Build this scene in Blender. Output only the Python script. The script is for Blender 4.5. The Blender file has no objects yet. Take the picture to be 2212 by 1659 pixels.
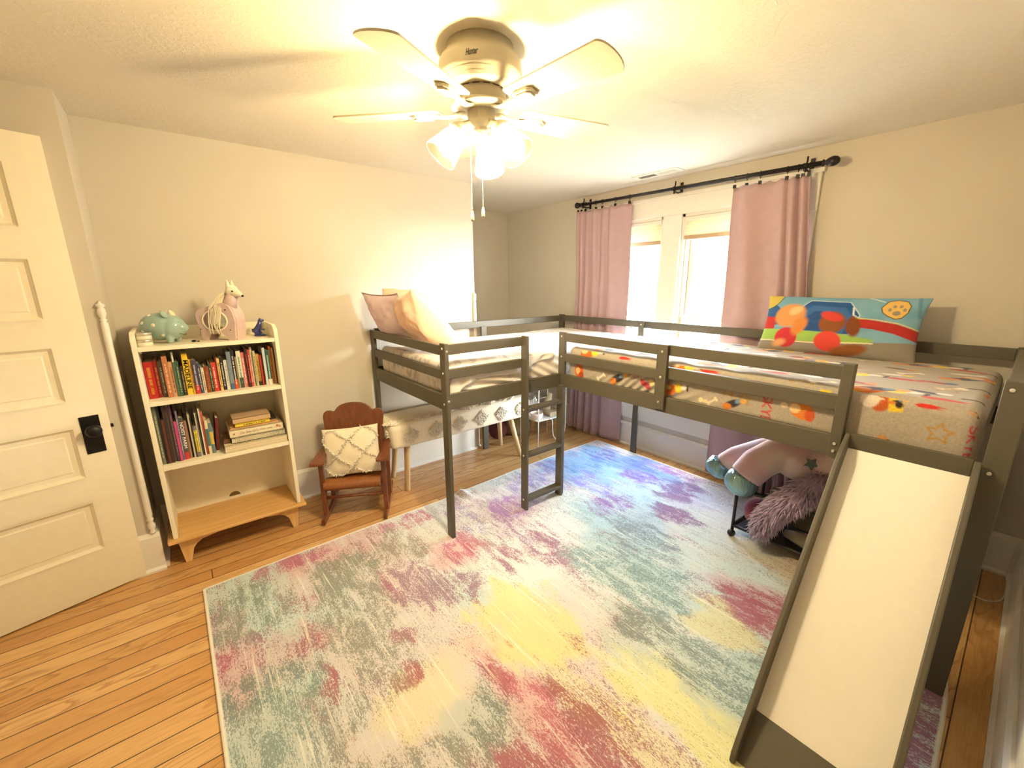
import bpy, math, random
import numpy as np
from mathutils import Matrix, Vector

SC = bpy.context.scene
COL = SC.collection
PI = math.pi
rng = random.Random(11)

# ------------------------------------------------------------------ camera
YAW, PITCH, ROLL, FPX = 0.67487, 0.23658, -0.0053, 894.9
_f = np.array([math.sin(YAW)*math.cos(PITCH), math.cos(YAW)*math.cos(PITCH), -math.sin(PITCH)])
_r = np.array([math.cos(YAW), -math.sin(YAW), 0.0]); _u = np.cross(_r, _f)
_r2 = _r*math.cos(ROLL)+_u*math.sin(ROLL); _u2 = -_r*math.sin(ROLL)+_u*math.cos(ROLL)
cam = bpy.data.cameras.new('camera'); cam.sensor_width = 36.0; cam.lens = 36.0*FPX/2212
cam.clip_start = 0.02; cam.clip_end = 200
co = bpy.data.objects.new('camera', cam); COL.objects.link(co)
m = Matrix.Identity(4)
for i in range(3):
    m[i][0] = _r2[i]; m[i][1] = _u2[i]; m[i][2] = -_f[i]
m[0][3], m[1][3], m[2][3] = 0, 0, 1.446
co.matrix_world = m
SC.camera = co

# ------------------------------------------------------------------ world, sun, exposure
SC.view_settings.view_transform = 'Standard'; SC.view_settings.look = 'None'
SC.view_settings.gamma = 1.0; SC.view_settings.use_curve_mapping = False
SC.view_settings.exposure = 0.44
W = bpy.data.worlds.new('sky'); SC.world = W; W.use_nodes = True
bg = W.node_tree.nodes['Background']
_t = W.node_tree; _z = _t.nodes.new('ShaderNodeSeparateXYZ'); _g = _t.nodes.new('ShaderNodeTexCoord')
_t.links.new(_g.outputs['Generated'], _z.inputs[0])
_rc = _t.nodes.new('ShaderNodeValToRGB'); _t.links.new(_z.outputs[2], _rc.inputs[0])     # hazy bright horizon, bluer and dimmer overhead
for _e, (_p, _c) in zip([_rc.color_ramp.elements[0], _rc.color_ramp.elements[1]]+[_rc.color_ramp.elements.new(0.5) for _ in range(2)], ((0.0, (1.0, 0.97, 0.92)), (0.31, (0.90, 0.95, 1.0)), (0.46, (0.15, 0.21, 0.29)), (0.90, (0.06, 0.09, 0.14)))):
    _e.position = _p; _e.color = _c+(1,)
_t.links.new(_rc.outputs[0], bg.inputs[0]); bg.inputs[1].default_value = 190.0
sun = bpy.data.lights.new('sun', 'SUN'); sun.energy = 600.0; sun.angle = 0.02; sun.color = (1.0, 0.95, 0.86)
so = bpy.data.objects.new('sun', sun); COL.objects.link(so)
so.rotation_euler = Vector((0.62, -0.25, -0.75)).to_track_quat('-Z', 'Y').to_euler()
so.location = (-6, 3, 9)
for nm, yc in (('window_light_near', 1.40), ('window_light_far', 2.31)):     # sampling guides for the daylight, they give no light
    pl = bpy.data.lights.new(nm, 'AREA'); pl.shape = 'RECTANGLE'; pl.size = 1.52; pl.size_y = 0.76; pl.cycles.is_portal = True
    po = bpy.data.objects.new(nm, pl); COL.objects.link(po)
    po.location = (3.24, yc, 1.2)
    po.matrix_world = Matrix(((0, 0, 1, 3.24), (0, 1, 0, yc), (-1, 0, 0, 1.20), (0, 0, 0, 1)))
BULB = 1420.0
BULB_COL = (1.0, 0.875, 0.62)

# ------------------------------------------------------------------ helpers
def srgb(r, g, b):
    o = []
    for c in (r, g, b):
        c = c/255.0
        o.append(c/12.92 if c <= 0.04045 else ((c+0.055)/1.055)**2.4)
    return tuple(o)

class NT:
    """small wrapper to write node materials"""
    def __init__(s, name):
        s.m = bpy.data.materials.new(name); s.m.use_nodes = True; s.t = s.m.node_tree
        s.p = s.t.nodes['Principled BSDF']; s.out = s.t.nodes['Material Output']
    def n(s, typ, ins=None, **kw):
        nd = s.t.nodes.new('ShaderNode'+typ)
        for k, v in kw.items(): setattr(nd, k, v)
        for k, v in (ins or {}).items():
            if hasattr(v, 'is_linked') or isinstance(v, bpy.types.NodeSocket): s.t.links.new(v, nd.inputs[k])
            else: nd.inputs[k].default_value = v
        return nd
    def coord(s, kind='Object'): return s.n('TexCoord').outputs[kind]
    def mapped(s, vec, scale=(1, 1, 1), loc=(0, 0, 0), rot=(0, 0, 0)):
        return s.n('Mapping', {0: vec, 1: loc, 2: rot, 3: scale}).outputs[0]
    def noise(s, vec, scale, detail=4, rough=0.55, dist=0.0):
        return s.n('TexNoise', {'Vector': vec, 'Scale': scale, 'Detail': detail, 'Roughness': rough, 'Distortion': dist}).outputs[0]
    def math(s, op, a, b=0.0, c=0.0, clamp=False):
        return s.n('Math', {0: a, 1: b, 2: c}, operation=op, use_clamp=clamp).outputs[0]
    def ramp(s, fac, stops):
        nd = s.n('ValToRGB', {0: fac}); e = nd.color_ramp.elements
        while len(e) < len(stops): e.new(0.5)
        for el, (p, c) in zip(e, stops): el.position = p; el.color = tuple(c)+(1,) if len(c) == 3 else c
        return nd.outputs[0]
    def mix(s, fac, a, b, blend='MIX'):
        nd = s.n('Mix', {0: fac}, data_type='RGBA', blend_type=blend)
        for idx, v in ((6, a), (7, b)):
            if isinstance(v, bpy.types.NodeSocket): s.t.links.new(v, nd.inputs[idx])
            else: nd.inputs[idx].default_value = tuple(v)+(1,) if len(v) == 3 else v
        return nd.outputs[2]
    def sep(s, vec): return s.n('SeparateXYZ', {0: vec}).outputs
    def comb(s, x, y, z): return s.n('CombineXYZ', {0: x, 1: y, 2: z}).outputs[0]
    def set(s, **kw):
        for k, v in kw.items():
            k = {'col': 'Base Color', 'rough': 'Roughness', 'metal': 'Metallic', 'normal': 'Normal', 'sheen': 'Sheen Weight', 'coat': 'Coat Weight', 'spec': 'Specular IOR Level', 'sss': 'Subsurface Weight', 'trans': 'Transmission Weight'}.get(k, k)
            if isinstance(v, bpy.types.NodeSocket): s.t.links.new(v, s.p.inputs[k])
            else: s.p.inputs[k].default_value = (tuple(v)+(1,) if isinstance(v, tuple) and len(v) == 3 else v)
        return s
    def bump(s, h, strength=0.3, dist=0.002):
        s.t.links.new(s.n('Bump', {'Height': h, 'Strength': strength, 'Distance': dist}).outputs[0], s.p.inputs['Normal']); return s

def plain(name, rgb, rough=0.6, metal=0.0, var=0.06, bump=0.0, scale=30, sheen=0.0, spec=0.5, coat=0.0):
    t = NT(name); v = t.coord(); c = srgb(*rgb)
    nz = t.noise(v, scale, 5)
    t.set(col=t.ramp(nz, [(0.3, tuple(x*(1-var) for x in c)), (0.7, tuple(min(1, x*(1+var)) for x in c))]), rough=rough, metal=metal, sheen=sheen, spec=spec, coat=coat)
    if bump: t.bump(nz, bump, 0.002)
    return t.m

def fabric(name, rgb, weave=900, var=0.12, bump=0.25, sheen=0.2, rough=0.9):
    t = NT(name); v = t.coord(); c = srgb(*rgb)
    a = t.noise(v, weave, 2); b = t.noise(v, 18, 3)
    f = t.math('ADD', t.math('MULTIPLY', a, 0.7), t.math('MULTIPLY', b, 0.3))
    t.set(col=t.ramp(f, [(0.3, tuple(x*(1-var) for x in c)), (0.7, tuple(min(1, x*(1+var)) for x in c))]), rough=rough, sheen=sheen, spec=0.2)
    t.bump(a, bump, 0.001)
    return t.m

class MB:
    """collects shapes of one part in world space, then links them as one mesh object"""
    def __init__(s): s.v = []; s.f = []; s.mi = []; s.sm = []
    def add(s, verts, faces, mi=0, smooth=False):
        b = len(s.v); s.v.extend([tuple(map(float, p)) for p in verts])
        for f in faces: s.f.append(tuple(b+i for i in f)); s.mi.append(mi); s.sm.append(smooth)
        return s
    def box(s, x0, x1, y0, y1, z0, z1, mi=0):
        v = [(x, y, z) for x in (x0, x1) for y in (y0, y1) for z in (z0, z1)]
        return s.add(v, [(0, 1, 3, 2), (4, 6, 7, 5), (0, 4, 5, 1), (2, 3, 7, 6), (0, 2, 6, 4), (1, 5, 7, 3)], mi)
    def obox(s, o, X, Y, Z, mi=0):
        o, X, Y, Z = map(np.array, (o, X, Y, Z))
        v = [o+X*a+Y*b+Z*c for a in (0, 1) for b in (0, 1) for c in (0, 1)]
        return s.add(v, [(0, 1, 3, 2), (4, 6, 7, 5), (0, 4, 5, 1), (2, 3, 7, 6), (0, 2, 6, 4), (1, 5, 7, 3)], mi)
    def prism(s, poly, O, X, Y, N, mi=0, smooth=False):
        """2-D outline in the plane O,X,Y extruded along the vector N"""
        O, X, Y, N = map(lambda q: np.array(q, float), (O, X, Y, N)); n = len(poly)
        a = [O+X*p[0]+Y*p[1] for p in poly]; b = [p+N for p in a]
        s.add(a+b, [tuple(range(n))[::-1], tuple(range(n, 2*n))], mi)
        k = len(s.v)-2*n
        for i in range(n):
            j = (i+1) % n; s.f.append((k+i, k+j, k+n+j, k+n+i)); s.mi.append(mi); s.sm.append(smooth)
        return s
    def tube(s, pts, rad, seg=10, mi=0, caps=True, flat=None):
        pts = [np.array(p, float) for p in pts]; n = len(pts)
        rad = [rad]*n if not hasattr(rad, '__len__') else rad
        up = None; rings = []
        for i, p in enumerate(pts):
            d = pts[min(i+1, n-1)]-pts[max(i-1, 0)]; d = d/(np.linalg.norm(d)+1e-12)
            if up is None:
                up = np.array((0, 0, 1.0)) if abs(d[2]) < 0.9 else np.array((1.0, 0, 0))
            a = np.cross(up, d); a /= np.linalg.norm(a)+1e-12; b = np.cross(d, a); up = b
            rx, ry = (rad[i], rad[i]) if flat is None else (rad[i], rad[i]*flat)
            rings.append([p+a*math.cos(2*PI*k/seg)*rx+b*math.sin(2*PI*k/seg)*ry for k in range(seg)])
        v = [q for r in rings for q in r]; f = []
        for i in range(n-1):
            for k in range(seg):
                k2 = (k+1) % seg; f.append((i*seg+k, i*seg+k2, (i+1)*seg+k2, (i+1)*seg+k))
        s.add(v, f, mi, True)
        if caps:
            b0 = len(s.v)-len(v)
            s.f.append(tuple(b0+k for k in range(seg))[::-1]); s.mi.append(mi); s.sm.append(False)
            s.f.append(tuple(b0+(n-1)*seg+k for k in range(seg))); s.mi.append(mi); s.sm.append(False)
        return s
    def lathe(s, prof, O, axis=(0, 0, 1), seg=24, mi=0, closed=False):
        """profile of (radius, height) turned about the axis through O"""
        O = np.array(O, float); d = np.array(axis, float); d /= np.linalg.norm(d)
        a = np.cross(d, (0, 0, 1.0) if abs(d[2]) < 0.9 else (1.0, 0, 0)); a /= np.linalg.norm(a); b = np.cross(d, a)
        v = []; f = []; n = len(prof)
        for r, h in prof:
            for k in range(seg):
                t = 2*PI*k/seg; v.append(O+d*h+(a*math.cos(t)+b*math.sin(t))*max(r, 1e-4))
        for i in range(n if closed else n-1):
            for k in range(seg):
                k2 = (k+1) % seg; j = (i+1) % n
                f.append((i*seg+k, i*seg+k2, j*seg+k2, j*seg+k))
        return s.add(v, f, mi, True)
    def ell(s, c, r, seg=24, rings=14, mi=0, M=None):
        c = np.array(c, float); v = []; f = []
        M = np.eye(3) if M is None else np.array(M)
        for i in range(rings+1):
            th = PI*i/rings
            for k in range(seg):
                ph = 2*PI*k/seg
                v.append(c+M@np.array((r[0]*math.sin(th)*math.cos(ph), r[1]*math.sin(th)*math.sin(ph), r[2]*math.cos(th))))
        for i in range(rings):
            for k in range(seg):
                k2 = (k+1) % seg; f.append((i*seg+k, (i+1)*seg+k, (i+1)*seg+k2, i*seg+k2))
        return s.add(v, f, mi, True)
    def grid(s, P, mi=0, smooth=True, wrap=False):
        """P: array (n,m,3)"""
        n, k = P.shape[:2]; f = []
        for i in range(n-1):
            for j in range(k if wrap else k-1):
                j2 = (j+1) % k; f.append((i*k+j, (i+1)*k+j, (i+1)*k+j2, i*k+j2))
        return s.add(P.reshape(-1, 3), f, mi, smooth)
    def build(s, name, mats, parent=None, bevel=0.0, bseg=2, solid=0.0, subsurf=0, remesh=0.0, attr=None, weld=False):
        me = bpy.data.meshes.new(name); V = s.v
        if parent is not None:
            Mi = np.array(WM[parent.name].inverted()); A = np.array(V); V = (A@Mi[:3, :3].T+Mi[:3, 3]).tolist()
        me.from_pydata(V, [], s.f); me.update()
        for mt in (mats if isinstance(mats, (list, tuple)) else [mats]): me.materials.append(mt)
        me.polygons.foreach_set('material_index', s.mi); me.polygons.foreach_set('use_smooth', s.sm)
        if attr is not None:
            for an, arr in attr.items():
                at = me.attributes.new(an, 'FLOAT_COLOR', 'POINT')
                at.data.foreach_set('color', np.asarray(arr, np.float32).ravel())
        o = bpy.data.objects.new(name, me); COL.objects.link(o)
        if parent is not None:
            o.parent = parent; WM[o.name] = WM[parent.name]
        else: WM[o.name] = Matrix.Identity(4)
        if weld: o.modifiers.new('weld', 'WELD').merge_threshold = 1e-4
        if remesh:
            r = o.modifiers.new('remesh', 'REMESH'); r.mode = 'VOXEL'; r.voxel_size = remesh; r.use_smooth_shade = True
            sm = o.modifiers.new('smooth', 'SMOOTH'); sm.iterations = 8; sm.factor = 0.5
        if solid:
            q = o.modifiers.new('solid', 'SOLIDIFY'); q.thickness = solid; q.offset = 0
        if bevel:
            b = o.modifiers.new('bevel', 'BEVEL'); b.width = bevel; b.segments = bseg; b.limit_method = 'ANGLE'; b.angle_limit = 0.6
            b.harden_normals = False
        if subsurf:
            q = o.modifiers.new('sub', 'SUBSURF'); q.levels = subsurf; q.render_levels = subsurf
        return o

WM = {}
def tag(o, label=None, cat=None, group=None, kind=None):
    if label: o['label'] = label
    if cat: o['category'] = cat
    if group: o['group'] = group
    if kind: o['kind'] = kind
    return o
def thing(name, label, cat, loc=(0, 0, 0), rz=0.0, group=None):
    o = bpy.data.objects.new(name, None); COL.objects.link(o); o.empty_display_size = 0.1
    o.location = loc; o.rotation_euler = (0, 0, rz)
    WM[o.name] = Matrix.Translation(loc) @ Matrix.Rotation(rz, 4, 'Z')
    return tag(o, label, cat, group)
def struct(o): o['kind'] = 'structure'; return o
def dup_tree(o, parent=None):
    c = o.copy(); COL.objects.link(c); c.parent = parent
    if parent is not None: c.matrix_parent_inverse = o.matrix_parent_inverse
    for ch in list(o.children): dup_tree(ch, c)
    return c

def vnoise(x, y, seed=0):
    """value noise on arrays"""
    xi = np.floor(x).astype(np.int64); yi = np.floor(y).astype(np.int64); fx = x-xi; fy = y-yi
    fx = fx*fx*(3-2*fx); fy = fy*fy*(3-2*fy)
    def h(a, b):
        n = (a*374761393+b*668265263+seed*974634777) & 0x7fffffff
        n = ((n ^ (n >> 13))*1274126177) & 0x7fffffff
        return ((n ^ (n >> 16)) & 0xffff)/65535.0
    return (h(xi, yi)*(1-fx)+h(xi+1, yi)*fx)*(1-fy)+(h(xi, yi+1)*(1-fx)+h(xi+1, yi+1)*fx)*fy
def fbm(x, y, seed=0, o=4):
    t = 0; a = 0.5; n = 0
    for i in range(o): t = t+a*vnoise(x*2**i, y*2**i, seed+i); n += a; a *= 0.5
    return t/n
def sstep(a, b, x):
    t = np.clip((x-a)/(b-a), 0, 1); return t*t*(3-2*t)

class Paint:
    """colours a grid of surface points with printed shapes (u, v in metres)"""
    def __init__(s, U, V, base): s.U = U; s.V = V; s.C = np.empty(U.shape+(3,)); s.C[:] = srgb(*base)
    def lay(s, mask, rgb): s.C = s.C*(1-mask[..., None])+np.array(srgb(*rgb))*mask[..., None]; return s
    def ell(s, c, r, rgb, a=0.0, soft=0.003, ring=None):
        ca, sa = math.cos(a), math.sin(a); x = s.U-c[0]; y = s.V-c[1]
        X = (x*ca+y*sa)/r[0]; Y = (-x*sa+y*ca)/r[1]; d = (np.hypot(X, Y)-1)*min(r)
        if ring: d = np.abs(d)-ring
        return s.lay(1-sstep(-soft, soft, d), rgb)
    def sdf(s, pts):
        P = np.array(pts, float); d = np.full(s.U.shape, 1e9); ins = np.zeros(s.U.shape, bool); n = len(P)
        for i in range(n):
            a = P[i]; b = P[(i+1) % n]; e = b-a; L = e@e+1e-12
            t = np.clip(((s.U-a[0])*e[0]+(s.V-a[1])*e[1])/L, 0, 1)
            d = np.minimum(d, np.hypot(s.U-a[0]-e[0]*t, s.V-a[1]-e[1]*t))
            c = ((a[1] > s.V) != (b[1] > s.V)) & (s.U < (b[0]-a[0])*(s.V-a[1])/((b[1]-a[1])+1e-12)+a[0]); ins ^= c
        return np.where(ins, -d, d)
    def poly(s, pts, rgb, soft=0.003, ring=None):
        d = s.sdf(pts)
        if ring: d = np.abs(d)-ring
        return s.lay(1-sstep(-soft, soft, d), rgb)
    def line(s, pts, w, rgb, soft=0.002):
        P = np.array(pts, float); d = np.full(s.U.shape, 1e9)
        for a, b in zip(P[:-1], P[1:]):
            e = b-a; L = e@e+1e-12; t = np.clip(((s.U-a[0])*e[0]+(s.V-a[1])*e[1])/L, 0, 1)
            d = np.minimum(d, np.hypot(s.U-a[0]-e[0]*t, s.V-a[1]-e[1]*t))
        return s.lay(1-sstep(-soft, soft, d-w), rgb)
def star_pts(c, R, r=None, a=0.0, n=5):
    r = R*0.45 if r is None else r
    return [(c[0]+(R if k % 2 == 0 else r)*math.cos(a+PI*k/n), c[1]+(R if k % 2 == 0 else r)*math.sin(a+PI*k/n)) for k in range(2*n)]

def rounded_map(P, lo, hi, r):
    """points on a box surface -> rounded box surface and normals"""
    lo = np.array(lo); hi = np.array(hi); inner = np.clip(P, lo+r, hi-r); d = P-inner
    n = d/(np.linalg.norm(d, axis=-1, keepdims=True)+1e-9); return inner+n*r, n

def text_mesh(txt, size, font_shear=0.0, extrude=0.0006, bold=0.0):
    cu = bpy.data.curves.new('lettering', 'FONT'); cu.body = txt; cu.size = size; cu.extrude = extrude; cu.align_x = 'CENTER'; cu.align_y = 'CENTER'
    cu.shear = font_shear; cu.offset = bold
    o = bpy.data.objects.new('lettering', cu); COL.objects.link(o)
    dg = bpy.context.evaluated_depsgraph_get(); me = bpy.data.meshes.new_from_object(o.evaluated_get(dg))
    bpy.data.objects.remove(o); bpy.data.curves.remove(cu)
    v = np.array([tuple(x.co) for x in me.vertices]); f = [tuple(p.vertices) for p in me.polygons]
    bpy.data.meshes.remove(me); return v, f
def lettering(mb, txt, size, O, X, Y, mi=0, fit=None, **kw):
    v, f = text_mesh(txt, size, **kw)
    if fit:
        w = v[:, 0].max()-v[:, 0].min(); v[:, 0] *= fit/w
    O, X, Y = map(lambda q: np.array(q, float), (O, X, Y)); N = np.cross(X, Y)
    mb.add([O+X*a+Y*b+N*c for a, b, c in v], f, mi)

# ------------------------------------------------------------------ materials
def mat_wall():
    t = NT('wall_paint'); v = t.coord(); nz = t.noise(v, 60, 6, 0.6)
    c = srgb(204, 196, 182)
    t.set(col=t.ramp(t.noise(v, 3, 3), [(0.2, tuple(x*0.97 for x in c)), (0.8, tuple(x*1.03 for x in c))]), rough=0.75, spec=0.25).bump(nz, 0.12, 0.002)
    return t.m
def mat_ceiling():
    t = NT('ceiling_plaster'); v = t.coord()
    a = t.noise(v, 42, 5, 0.6, 0.6); patch = t.noise(v, 1.6, 3, 0.6)
    h = t.math('MULTIPLY', t.ramp(a, [(0.46, (0, 0, 0)), (0.62, (1, 1, 1))]), t.ramp(patch, [(0.40, (0.12,)*3), (0.62, (1,)*3)]))
    t.set(col=srgb(228, 221, 206), rough=0.9, spec=0.15).bump(h, 0.35, 0.004)
    return t.m
def mat_floor():
    t = NT('pine_floor_boards'); v = t.coord(); x, y, z = t.sep(v)[:3]
    w = 0.0842
    q = t.math('DIVIDE', t.math('SUBTRACT', y, 2.458-20*w), w); idx = t.math('FLOOR', q); fr = t.math('FRACT', q)
    wn = t.n('TexWhiteNoise', {'W': idx}, noise_dimensions='1D').outputs[0]
    off = t.math('MULTIPLY', wn, 7.3); qx = t.math('DIVIDE', t.math('ADD', x, t.math('ADD', off, 40.0)), 2.3); ix = t.math('FLOOR', qx); fx = t.math('FRACT', qx)
    wn2 = t.n('TexWhiteNoise', {'W': t.math('ADD', t.math('MULTIPLY', idx, 13.7), ix)}, noise_dimensions='1D').outputs[0]
    gv = t.comb(t.math('ADD', x, t.math('MULTIPLY', wn2, 31.0)), t.math('ADD', t.math('MULTIPLY', y, 1.0), t.math('MULTIPLY', wn2, 17.0)), 0.0)
    wob = t.noise(t.mapped(gv, (1.6, 7, 1)), 1.0, 3, 0.5)
    rings = t.math('FRACT', t.math('MULTIPLY', t.math('ADD', t.math('MULTIPLY', wob, 1.0), t.math('MULTIPLY', wn2, 2.0)), 11.0))
    ringl = t.ramp(rings, [(0.0, (0,)*3), (0.55, (0.25,)*3), (0.86, (1,)*3), (1.0, (0,)*3)])
    fine = t.noise(t.mapped(gv, (6, 220, 1)), 1.0, 4, 0.6)
    light = srgb(228, 188, 130); mid = srgb(208, 162, 102); dark = srgb(160, 112, 64)
    base = t.ramp(wn2, [(0.0, srgb(196, 146, 90)), (0.5, mid), (1.0, light)])
    c1 = t.mix(t.math('MULTIPLY', ringl, t.ramp(t.noise(t.mapped(gv, (0.9, 3, 1)), 1.0, 2), [(0.42, (0.12,)*3), (0.62, (0.75,)*3)])), base, dark)
    c2 = t.mix(t.ramp(fine, [(0.45, (0,)*3), (0.75, (0.45,)*3)]), c1, dark)
    seam = t.math('MINIMUM', t.math('MINIMUM', fr, t.math('SUBTRACT', 1.0, fr)), t.math('MULTIPLY', t.math('MINIMUM', fx, t.math('SUBTRACT', 1.0, fx)), 27.0))
    sm = t.ramp(seam, [(0.012, (1,)*3), (0.034, (0,)*3)])
    c3 = t.mix(sm, c2, srgb(66, 36, 14))
    t.set(col=c3, rough=t.ramp(fine, [(0.3, (0.26,)*3), (0.7, (0.42,)*3)]), spec=0.5, coat=0.30)
    t.bump(t.math('SUBTRACT', 1.0, sm), 0.5, 0.0015)
    return t.m
M = {}
M['wall'] = mat_wall(); M['ceil'] = mat_ceiling(); M['floor'] = mat_floor()
M['trim'] = plain('white_trim_paint', (232, 228, 218), 0.45, var=0.02, bump=0.05)
M['door'] = plain('cream_door_paint', (236, 226, 200), 0.4, var=0.02, bump=0.06)
M['black'] = plain('black_iron', (26, 24, 22), 0.42, 0.6, var=0.3, bump=0.1)
M['fan'] = plain('white_fan_enamel', (200, 192, 172), 0.35, var=0.02)
M['grey'] = plain('grey_bed_paint', (84, 78, 64), 0.5, var=0.05, bump=0.04, scale=60)
M['bolt'] = plain('silver_bolt', (215, 210, 200), 0.3, 0.85)
M['slide'] = plain('white_slide_laminate', (238, 232, 220), 0.38, var=0.015)
M['shelf'] = plain('cream_shelf_paint', (240, 232, 208), 0.45, var=0.02)
def wood(name, a, b, rough=0.45, axis=0, sc=1.0):
    t = NT(name); v = t.coord(); s = [60*sc, 60*sc, 60*sc]; s[axis] = 4*sc
    g = t.noise(t.mapped(v, tuple(s)), 1.0, 4, 0.6, 0.4)
    t.set(col=t.ramp(g, [(0.3, srgb(*b)), (0.7, srgb(*a))]), rough=rough, coat=0.1).bump(g, 0.1, 0.001)
    return t.m
M['maple'] = wood('maple_shelf_base', (226, 184, 120), (206, 158, 92), 0.4, 0)
M['maple_leg'] = wood('maple_leg', (228, 190, 130), (208, 164, 100), 0.45, 2)
M['cherry'] = wood('cherry_chair_wood', (124, 70, 40), (92, 48, 25), 0.35, 2)
M['cherry_x'] = wood('cherry_chair_plank', (124, 70, 40), (92, 48, 25), 0.35, 0)
M['vinyl'] = wood('brown_vinyl_seat', (150, 92, 46), (118, 66, 30), 0.4, 1, 1.5)
M['birch'] = wood('birch_bench_leg', (226, 200, 156), (204, 172, 122), 0.5, 2)
M['curtain'] = fabric('pink_curtain_fabric', (180, 152, 155), 700, 0.10)
def mat_shade():
    t = NT('cream_window_shade'); tl_ = t.n('BsdfTranslucent', {0: srgb(236, 226, 200)+(1,)}); t.set(col=srgb(232, 224, 204), rough=0.9)
    mx_ = t.n('MixShader', {0: 0.22, 1: t.p.outputs[0], 2: tl_.outputs[0]}); t.t.links.new(mx_.outputs[0], t.out.inputs[0]); return t.m
M['shade'] = mat_shade()
M['cream'] = fabric('cream_cotton', (232, 221, 196), 500, 0.08)
M['tuft'] = fabric('ivory_tufting_yarn', (246, 238, 222), 300, 0.08)
M['pinkpil'] = fabric('blush_pillowcase', (244, 205, 178), 900, 0.04, 0.1)
M['purplepil'] = fabric('mauve_pillowcase', (222, 196, 204), 400, 0.12, 0.2)
M['wire'] = plain('white_coated_wire', (230, 226, 216), 0.4)
M['dark'] = plain('black_coated_tube', (24, 20, 20), 0.45)
M['blackrod'] = plain('black_curtain_rod', (34, 31, 33), 0.35, 0.4)
def mat_glass(name, tint=(1, 1, 1), dens=0.06, gloss=0.06, rough=0.02):
    t = NT(name); t.t.nodes.remove(t.p)
    tr = t.n('BsdfTransparent', {0: tint+(1,)}); gl = t.n('BsdfGlossy', {0: (1, 1, 1, 1), 1: rough}); df = t.n('BsdfTranslucent', {0: (1, 1, 1, 1)})
    m1 = t.n('MixShader', {0: gloss, 1: tr.outputs[0], 2: gl.outputs[0]}); m2 = t.n('MixShader', {0: dens, 1: m1.outputs[0], 2: df.outputs[0]})
    t.t.links.new(m2.outputs[0], t.out.inputs[0]); return t.m
M['pane'] = mat_glass('window_glass', (0.97, 0.99, 0.98), 0.0, 0.05)
M['jar'] = mat_glass('jar_glass', (0.94, 0.96, 0.95), 0.06, 0.14)
M['shadeglass'] = mat_glass('seeded_shade_glass', (0.86, 0.80, 0.67), 0.03, 0.09, 0.12)
def mat_emit(name, rgb, k):
    t = NT(name); t.t.nodes.remove(t.p); e = t.n('Emission', {0: tuple(rgb)+(1,), 1: k}); t.t.links.new(e.outputs[0], t.out.inputs[0]); return t.m
M['bulb'] = mat_emit('lit_bulb', BULB_COL, BULB)
def mat_attr(name, rough=0.85, weave=700, bump=0.2, heather=0.0, sheen=0.15):
    t = NT(name); v = t.coord(); a = t.n('Attribute', attribute_name='print').outputs[0]
    nz = t.noise(v, weave, 2); h = t.noise(t.mapped(v, (150, 150, 150)), 1.0, 4, 0.7)
    c = t.mix(t.math('MULTIPLY', t.ramp(h, [(0.35, (0,)*3), (0.65, (1,)*3)]), heather), a, t.mix(1.0, a, (0.45,)*3, 'MULTIPLY')) if heather else a
    t.set(col=c, rough=rough, sheen=sheen, spec=0.2).bump(nz, bump, 0.001); return t.m
M['print'] = mat_attr('printed_jersey', heather=0.4); M['printsm'] = mat_attr('printed_pillowcase', bump=0.12)
exec_order = None

# ------------------------------------------------------------------ room shell
ZC = 2.218; XB = 3.085; YA = 2.965; YL = 3.92; XJ = 1.975; XD = -0.255; YD = 2.64; XW = -1.12; YC = -0.18; XR = 1.3; YR = -1.3
def wallbox(name, *b): o = MB().box(*b).build(name, M['wall']); return struct(o)
fl = MB(); fl.box(XW-0.1, XB+0.15, YR-0.1, YL+0.1, -0.1, 0.0); struct(fl.build('floor', M['floor']))
ce = MB(); ce.box(XW-0.1, XB+0.15, YR-0.1, YL+0.1, ZC, ZC+0.12); struct(ce.build('ceiling', M['ceil']))
wallbox('wall_back', XD, XJ, YA, YA+0.1, 0, ZC)
wallbox('wall_jog', XJ-0.1, XJ, YA+0.1, YL, 0, ZC)
wallbox('wall_alcove', XJ-0.1, XB+0.15, YL, YL+0.1, 0, ZC)
wallbox('wall_doorside', XW-0.1, XD, YD, YA+0.1, 0, ZC)
wallbox('wall_left', XW-0.1, XW, YR, YD, 0, ZC)
wallbox('wall_front', XR, XB, YC-0.1, YC, 0, ZC)
wallbox('wall_entry', XR, XR+0.1, YR, YC-0.1, 0, ZC)
wallbox('wall_rear', XW-0.1, XR+0.1, YR-0.1, YR, 0, ZC)
WIN = [(1.04, 1.786), (1.94, 2.686)]; WZ0, WZ1 = 0.42, 1.95
wr = MB(); X0, X1 = XB, XB+0.15
wr.box(X0, X1, YC-0.1, WIN[0][0], 0, ZC); wr.box(X0, X1, WIN[0][1], WIN[1][0], 0, ZC); wr.box(X0, X1, WIN[1][1], YL, 0, ZC)
for a, b in WIN: wr.box(X0, X1, a, b, 0, WZ0); wr.box(X0, X1, a, b, WZ1, ZC)
struct(wr.build('wall_right', M['wall']))

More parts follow.
